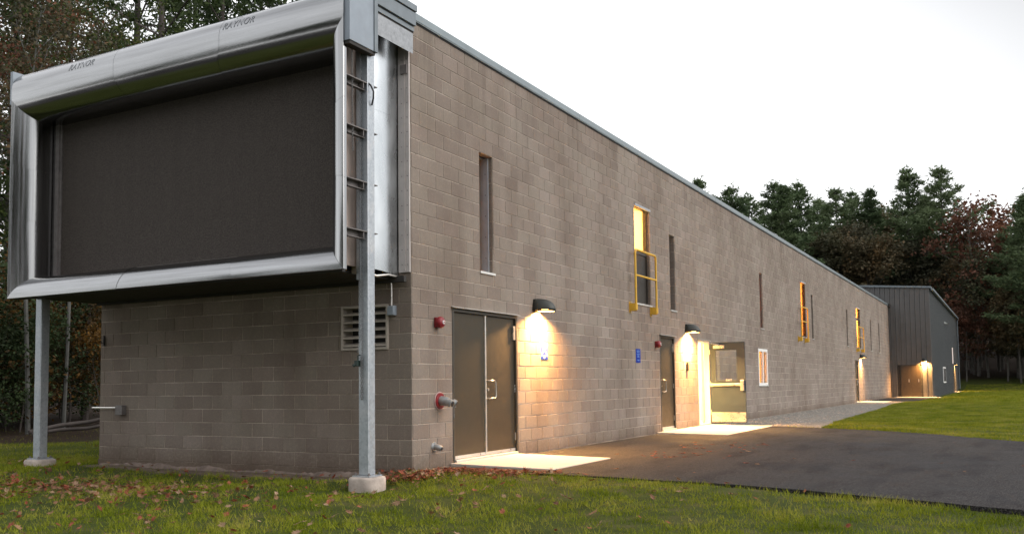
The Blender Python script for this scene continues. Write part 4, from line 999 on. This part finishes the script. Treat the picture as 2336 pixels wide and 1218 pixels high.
for i, (k, x, y, H) in enumerate(far):
    lab = flab[i] if i < len(flab) else None
    grp = None if i < len(flab) else ('low autumn trees under the far pines' if k != 'pine' else 'short dark pines at the far wood edge')
    if k == 'pine':
        v_ = [4,1,0,2,4,0,1,3,0,4,2,0,1,3,0,0,2,4,0,0,0,0,0,0,0,1,2][i]
        plant_tree('pine_tree', PF[v_], x, y, H*(1.06 if i < 5 else .95)/22, float(rg.random()*6), lab or 'short dark pine in the shade of the far wood edge', 'pine', grp or 'pines beyond the buildings', wide=1.5)
    else:
        v_ = int(rg.integers(0, 3)); mt = m_leaf_red if k == 'maple' else (m_leaf_bn, m_leaf_dull, None)[i % 3]
        plant_tree('maple_tree' if k == 'maple' else 'oak_tree', BF[v_], x, y, H/15, float(rg.random()*6), lab or ('low dark red maple under the far pines' if k == 'maple' else 'low rusty brown tree under the far pines'), 'tree', grp or 'red maples at the far wood edge', wide=1.05, crown_mat=mt)
# the wood continues behind in depth
for i in range(84):
    a = rg.random(); x = -34+a*62; y = 122+rg.random()*34-abs(x)*.2+(-10 if x > 9 else 0); hh = (rg.uniform(12, 16.5) if x < 9 else rg.uniform(11, 15))*(1+(y-110)*.004)
    v_ = int(rg.integers(0, 5)); 
    if i % 3 == 0: plant_tree('oak_tree', BF[int(rg.integers(0, 3))], x, y-12, hh*.72/15, float(rg.random()*6), 'brown tree deep in the far wood', 'tree', 'brown trees deep in the far wood', wide=1.3, crown_mat=(m_leaf_dull, m_needle, m_leaf_bn, m_leaf_or)[(i//3) % 4])
    else: plant_tree('pine_tree', PF[v_], x, y, hh/22, float(rg.random()*6), 'pine deep in the far wood behind the front row', 'pine', 'pines deep in the far wood', wide=1.7)
for i in range(26):   # the dark low edge right of the metal building
    x = 3+rg.random()*34; y = 99+rg.random()*10-x*.35; hh = rg.uniform(5, 12)
    plant_tree('oak_tree' if i % 2 else 'pine_tree', BF[i % 3] if i % 2 else PF[(2, 4)[i % 4 // 2]], x, y, hh/(15 if i % 2 else 22), float(rg.random()*6), 'low rusty tree filling the far wood edge' if i % 2 else 'young dark pine filling the far wood edge', 'tree' if i % 2 else 'pine', 'young growth at the far wood edge, leafy' if i % 2 else 'young growth at the far wood edge, pines', wide=1.6, crown_mat=(m_leaf_red, m_leaf_dull, m_leaf_or, m_leaf_dull)[i // 2 % 4] if i % 2 else None)
# near trees (left)
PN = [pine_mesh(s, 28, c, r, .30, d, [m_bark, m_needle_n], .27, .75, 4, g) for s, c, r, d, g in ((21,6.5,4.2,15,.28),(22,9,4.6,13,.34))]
BN = [broad_mesh(31, 15, 3.6, .10, 9000, [m_bark, m_leaf_gr], .13, .3, .30, forks=5), broad_mesh(32, 15, 3.4, .10, 7500, [m_bark, m_leaf_gr], .11, .22, .32, forks=4)]
BI = broad_mesh(33, 13, 2.0, .11, 3500, [m_birch, m_leaf_or], .07, .6, .5, lean=.03, forks=3)
BU = [broad_mesh(s, 3.2, 1.7, .11, 3600, [m_bark, m_leaf_bush], .035, .12, .28, forks=9) for s in (41, 42)]
near = [('oak',-20.4,4.6,17.5,'reddish leafy tree at the left edge of the view','red'),('oak',-31.5,14.6,20.6,'broad green tree deep behind the upper left corner of the hood',None),('pine',-24.4,10.4,24.0,'pine with a bare dark trunk left of the hood corner',None),
 ('oak',-20.6,9.1,15.1,'green leafy tree rising just above the left end of the hood',None),('oak',-22.1,11.7,16.2,'yellowing leafy tree above the left part of the hood',None),('oak',-19.6,11.0,14.0,'green tree with orange patches above the maker lettering',None),
 ('pine',-28.5,18.4,30.1,'dark pine with a thick straight trunk above the left half of the hood',None),('pine',-25.3,17.9,28.7,'dark pine with a thick trunk against the sky, right of its twin',None),('pine',-36.2,29.1,33.3,'pine with spreading bare boughs farther back behind the hood',None),
 ('pine',-27.5,23.5,28.1,'pine showing boughs over the middle of the hood',None),('pine',-36,34.9,36.2,'distant pine over the middle of the hood',None),('pine',-26.1,26.5,29.2,'pine near the right part of the hood top',None),('pine',-27.1,30.6,31.5,'pine farthest right of those above the hood',None),
 ('pine',-46.9,29,34.8,'tall pine deep in the left wood',None),('pine',-44.3,24.7,32.1,'tall pine deep in the left wood',None)]
for i, (k, x, y, H, lab, tint) in enumerate(near):
    g_ = 'pines in the left wood' if k == 'pine' else 'leafy trees in the left wood'
    if k == 'pine': plant_tree('pine_tree', PN[i % 2], x, y, H/28, float(rg.random()*6), lab, 'pine', g_)
    else: plant_tree('maple_tree' if k == 'maple' else 'oak_tree', BN[i % 2], x, y, H/15, float(rg.random()*6), lab, 'tree', g_, crown_mat={'red': m_leaf_red, 'or': m_leaf_or}.get(tint))
plant_tree('birch_tree', BI, -16.6, 5.6, 1.0, .4, 'thin leaning pale trunk seen left of the far left post', 'birch', 'thin pale birches in the left wood')
plant_tree('birch_tree', BI, -17.2, 7.2, .95, 2.4, 'thin pale birch seen between the left post and the block wall', 'birch', 'thin pale birches in the left wood')
for i in range(34):   # depth of the left wood
    d = rg.random(); x = -24-d*34+rg.normal(0, 2); y = 2+rg.random()*34+d*6
    if i % 2: plant_tree('pine_tree', PN[i % 4 // 2], x, y, rg.uniform(.22, .40), float(rg.random()*6), 'dark pine deep in the left wood', 'pine', 'dark pines deep in the left wood', wide=1.9)
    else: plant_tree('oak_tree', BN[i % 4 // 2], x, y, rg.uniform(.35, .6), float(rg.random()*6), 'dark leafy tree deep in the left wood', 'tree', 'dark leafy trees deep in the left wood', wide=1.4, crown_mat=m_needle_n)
for i in range(34):
    d = rg.random(); s_ = rg.random(); x = -15.5-s_*7-d*4; y = 4.0+s_*9+rg.normal(0, .8)+(-2.2 if d > .6 else 0)
    if (-(x+12.6)*.84+(y-2.4)*.54) < 1.2: x -= 2
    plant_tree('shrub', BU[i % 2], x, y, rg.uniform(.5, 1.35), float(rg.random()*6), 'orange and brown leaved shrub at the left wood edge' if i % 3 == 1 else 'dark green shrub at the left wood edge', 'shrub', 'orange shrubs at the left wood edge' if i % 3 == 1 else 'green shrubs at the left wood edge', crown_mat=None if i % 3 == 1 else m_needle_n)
for i in range(34):  # unseen tree line added to block low sky and darken the metal's reflections
    x = -52+i*3.1+rg.normal(0, 1); y = -34-rg.random()*12
    if i % 3: plant_tree('pine_tree', PF[i % 5], x, y, rg.uniform(.7, 1.0), float(rg.random()*6), 'added pine behind the view that shades the end wall', 'pine', 'added pines behind the view', wide=1.3)
    else: plant_tree('oak_tree', BF[i % 3], x, y, rg.uniform(.8, 1.1), float(rg.random()*6), 'added autumn tree behind the view that shades the end wall', 'tree', 'added autumn trees behind the view', wide=1.5)
# fallen logs by the wood edge
for (p, q, rr, lab) in (((-15.3,4.9,.02),(-14.6,7.9,.50),.06,'pale fallen log slanting up behind the left post, upper of two'),((-14.9,4.7,-.02),(-14.0,7.2,.24),.05,'thinner pale fallen log below the other one')):
    b = MB(); P = [Vector(p).lerp(Vector(q), t)+Vector((0, 0, .03*math.sin(t*9))) for t in (0,.25,.5,.75,1)]; b.tube(P, [rr, rr*.95, rr*.85, rr*.8, rr*.6], 8)
    tag(b.obj('fallen_log', m_bark, smooth=True), lab, 'log', 'fallen logs')

# ------------------------------------------------------------------ grass
FOOT = [(-.012,-.955,.26),(-6.33,-.955,.26)]
def grass(name, n, box, hmin, hmax, wid, seed, dens=None, cols=None):
    rg = rnd(seed); x = rg.uniform(box[0], box[1], n); y = rg.uniform(box[2], box[3], n)
    if dens is not None: keep = rg.random(n) < dens(x, y); x, y = x[keep], y[keep]
    bad = inpoly(x, y, ASPH) | inpoly(x, y, GRAV) | ((x > -6.22) & (x < .03) & (y > -.02) & (y < 57)) | ((x > 0) & (x < 1.62) & (y > .90) & (y < 3)) | ((x > -6.3) & (x < 3.1) & (y > 53.5))
    for fx, fy, fr in FOOT: bad |= (np.hypot(x-fx, y-fy) < fr)
    bad |= rg.random(len(x)) < dirtf(x, y)*.93
    bad |= rg.random(len(x)) < woodf(x, y)*.97
    x, y = x[~bad], y[~bad]; n = len(x); z = terr(x, y)
    pat = wavy(x, y, .7)*.5+.5; hh = (hmin+(hmax-hmin)*rg.random(n)**1.5)*(.65+.6*pat); a = rg.random(n)*6.283; ln = rg.normal(0, .45, (n, 2))
    wx, wy = np.cos(a)*wid*(.6+.8*rg.random(n)), np.sin(a)*wid; P = np.stack([x, y, z-.012], 1); W = np.stack([wx, wy, np.zeros(n)], 1)
    T = P+np.stack([ln[:, 0]*hh, ln[:, 1]*hh, hh], 1); me = fast_mesh(name, np.stack([P-W, P+W, T], 1).reshape(-1, 3), 3, [cols or m_grass])
    o = bpy.data.objects.new(name, me); COL.objects.link(o); tag(o, {1: 'short green lawn grass in front of the building'}.get(seed, 'short green lawn grass beside the drive'), 'grass', kind='stuff'); return o
M = Mat('grass_blades', .7, spec=.08); v = M.co('World'); a = M.noise(v, 1.1, 4); b_ = M.noise(v, 30, 2)
b3 = M.noise(v, 260, 1); f = M.mathn('ADD', M.mathn('ADD', M.mathn('MULTIPLY', a, .42), M.mathn('MULTIPLY', b_, .2)), M.mathn('MULTIPLY', b3, .38))
c = M.ramp(f, [(.36, (.034,.050,.005)), (.44, (.105,.150,.008)), (.53, (.25,.275,.020)), (.62, (.40,.33,.10))]); M.color(c)
tb = M.t.nodes.new('ShaderNodeBsdfTranslucent'); M.l(c, tb.inputs[0]); mx = M.t.nodes.new('ShaderNodeMixShader'); mx.inputs[0].default_value = .3
M.l(M.b.outputs[0], mx.inputs[1]); M.l(tb.outputs[0], mx.inputs[2]); M.l(mx.outputs[0], M.t.nodes['Material Output'].inputs[0]); m_grass = M.m
def wedge(x, y):   # keep what the view can show
    dx, dy = x-CAM.x, y-CAM.y; dep = dx*fw.x+dy*fw.y; lat = dx*rt.x+dy*rt.y
    return (dep > 3.3) & (np.abs(lat) < dep*.60+.4)
grass('grass', 420000, (-9, 8.5, -7.2, .93), .018, .085, .0052, 1, lambda x, y: wedge(x, y)*np.clip(.42+.55*wavy(x, y, 1.1)+.55*wavy(x+3, y, 3.7)+.2*wavy(x, y, 9), .06, 1))
grass('grass', 200000, (-20, -5.9, -3, 12), .03, .08, .005, 2, lambda x, y: wedge(x, y)*np.clip(.6+.4*wavy(x, y, .9), .2, 1))
grass('grass', 420000, (2.0, 16, 6.5, 42), .03, .075, .006, 3, lambda x, y: wedge(x, y)*np.clip(30/(y+6), .3, 1))
grass('grass', 160000, (2.6, 22, 42, 94), .05, .11, .02, 4, lambda x, y: wedge(x, y)*np.clip(90/(y+40), .3, 1))

# ------------------------------------------------------------------ fallen leaves
lm = [leafmat('fallen_'+n_, c_, .75, .15, 3) for n_, c_ in (('brown', [(.11,.052,.030), (.21,.11,.06), (.32,.18,.10)]), ('red', [(.13,.030,.018), (.24,.065,.035), (.34,.13,.07)]), ('tan', [(.20,.12,.07), (.30,.19,.12), (.38,.26,.17)]))]
def leaf_mesh(seed, mat):
    rg = rnd(seed); pts = []; n = 11; 
    for k in range(n*2):
        a = k/(n*2)*2*math.pi; rr = (.055 if k % 2 == 0 else .030)*(1+.25*math.cos(a))*rg.uniform(.8, 1.2); x_, y_ = rr*math.cos(a), rr*math.sin(a)*.72
        pts.append((x_, y_, .30*abs(y_)+6*x_*x_*rg.uniform(-.2, 1.0)+rg.uniform(0, .004)))
    b = MB(); b.add([(0, 0, .004)]+pts, [(0, k+1, (k+1) % (2*n)+1) for k in range(2*n)]); b.tube([(-.035, 0, .012), (-.085, .004, .004)], .0015, 3)
    me = b.mesh('leaf'); me.materials.append(mat); return me
LM = [(leaf_mesh(50+i, lm[i % 3]), i % 3) for i in range(9)]
rg = rnd(5)
def leafspots(n, seed):
    rg = rnd(seed); out = []
    while len(out) < n:
        r_ = rg.random()
        if r_ < .34: x, y = .95+rg.normal(0, .42), .42+rg.normal(0, .30)      # drift by the slab
        elif r_ < .44: x, y = .20+rg.normal(0, .25), -.25+rg.normal(0, .18)
        elif r_ < .62: x, y = -2.9+rg.normal(0, 1.3), -2.4+rg.normal(0, .5)
        elif r_ < .72: x, y = -4.3+rg.normal(0, .9), -3.6+rg.normal(0, .7)
        elif r_ < .93: x, y = rg.uniform(-8, 4), rg.uniform(-5.5, .2)
        else: x, y = rg.uniform(-14, 8), rg.uniform(-5, 4)
        if r_ < .34 and rg.random() < .08: x, y = 1.6+rg.random()*1.6, 3.2+rg.random()*4; 
        if -6.25 < x < .03 and -.02 < y < 57: continue
        if not wedge(np.array(x), np.array(y)): continue
        if (0 < x < 1.65 and .75 < y < 3): continue
        if any(math.hypot(x-fx, y-fy) < fr for fx, fy, fr in FOOT): continue
        out.append((x, y, r_))
    return out
sp_ = leafspots(1900, 9)
sp_.sort(key=lambda p: (p[0]-CAM.x)**2+(p[1]-CAM.y)**2)
labs = ['brown curled leaf lying on the lawn or at its edge', 'rusty red fallen leaf lying on the lawn or at its edge', 'pale tan fallen leaf lying on the lawn or at its edge']
VV = []; 
for i, (x, y, r_) in enumerate(sp_):
    asph = bool(inpoly(np.array(x), np.array(y), ASPH)); z = -.053 if asph else float(terr(x, y))+.018+rg.random()*.035
    kind = 1 if (r_ < .44 and rg.random() < .5) else (2 if rg.random() < .22 else int(rg.integers(0, 2))); me = LM[kind+3*int(rg.integers(0, 3))][0]
    s = rg.uniform(.40, .98); rot = (rg.normal(0, .42), rg.normal(0, .42), rg.random()*6.28)
    if asph: rot = (rot[0]*.15, rot[1]*.15, rot[2])
    if i < 285:
        o = bpy.data.objects.new('fallen_leaf', me); COL.objects.link(o); o.location = (x, y, z); o.rotation_euler = rot; o.scale = (s, s, s)
        tag(o, labs[kind], 'leaf', ('brown', 'rusty red', 'pale tan')[kind]+' fallen leaves on the lawn')
    else:
        VV.append((Matrix.LocRotScale(Vector((x, y, z)), __import__('mathutils').Euler(rot), Vector((s, s, s))), me, kind))
jb = MB()
for Mx, me, kind in VV:
    jb.cm = kind; jb.add([Mx @ v_.co for v_ in me.vertices], [tuple(p.vertices) for p in me.polygons])
tag(jb.obj('leaf_litter', lm), 'scatter of small red and brown leaves drifted against the slab and lawn edge', 'leaves', kind='stuff')
# far gravel stones near the wall foot
rg = rnd(8); b = MB()
for i in range(900):
    y = 14.0+rg.random()**1.6*20; x = rg.random()*2.2; s = rg.uniform(.008, .020); z = -.05
    if not inpoly(np.array(x), np.array(y), GRAV): continue
    j = rg.uniform(.7, 1.3, 8); b.add([(x+sx*s*j[k], y+sy*s*j[k], z+sz*s*.7*j[k]) for k, (sx, sy, sz) in enumerate([(-1,-1,0),(1,-1,0),(1,1,0),(-1,1,0),(-.6,-.6,1),(.6,-.6,1),(.6,.6,1),(-.6,.6,1)])], [(4,5,6,7),(0,1,5,4),(1,2,6,5),(2,3,7,6),(3,0,4,7)])
tag(b.obj('gravel_stones', m_conc), 'loose grey stones on the gravel strip along the wall', 'gravel', kind='stuff')
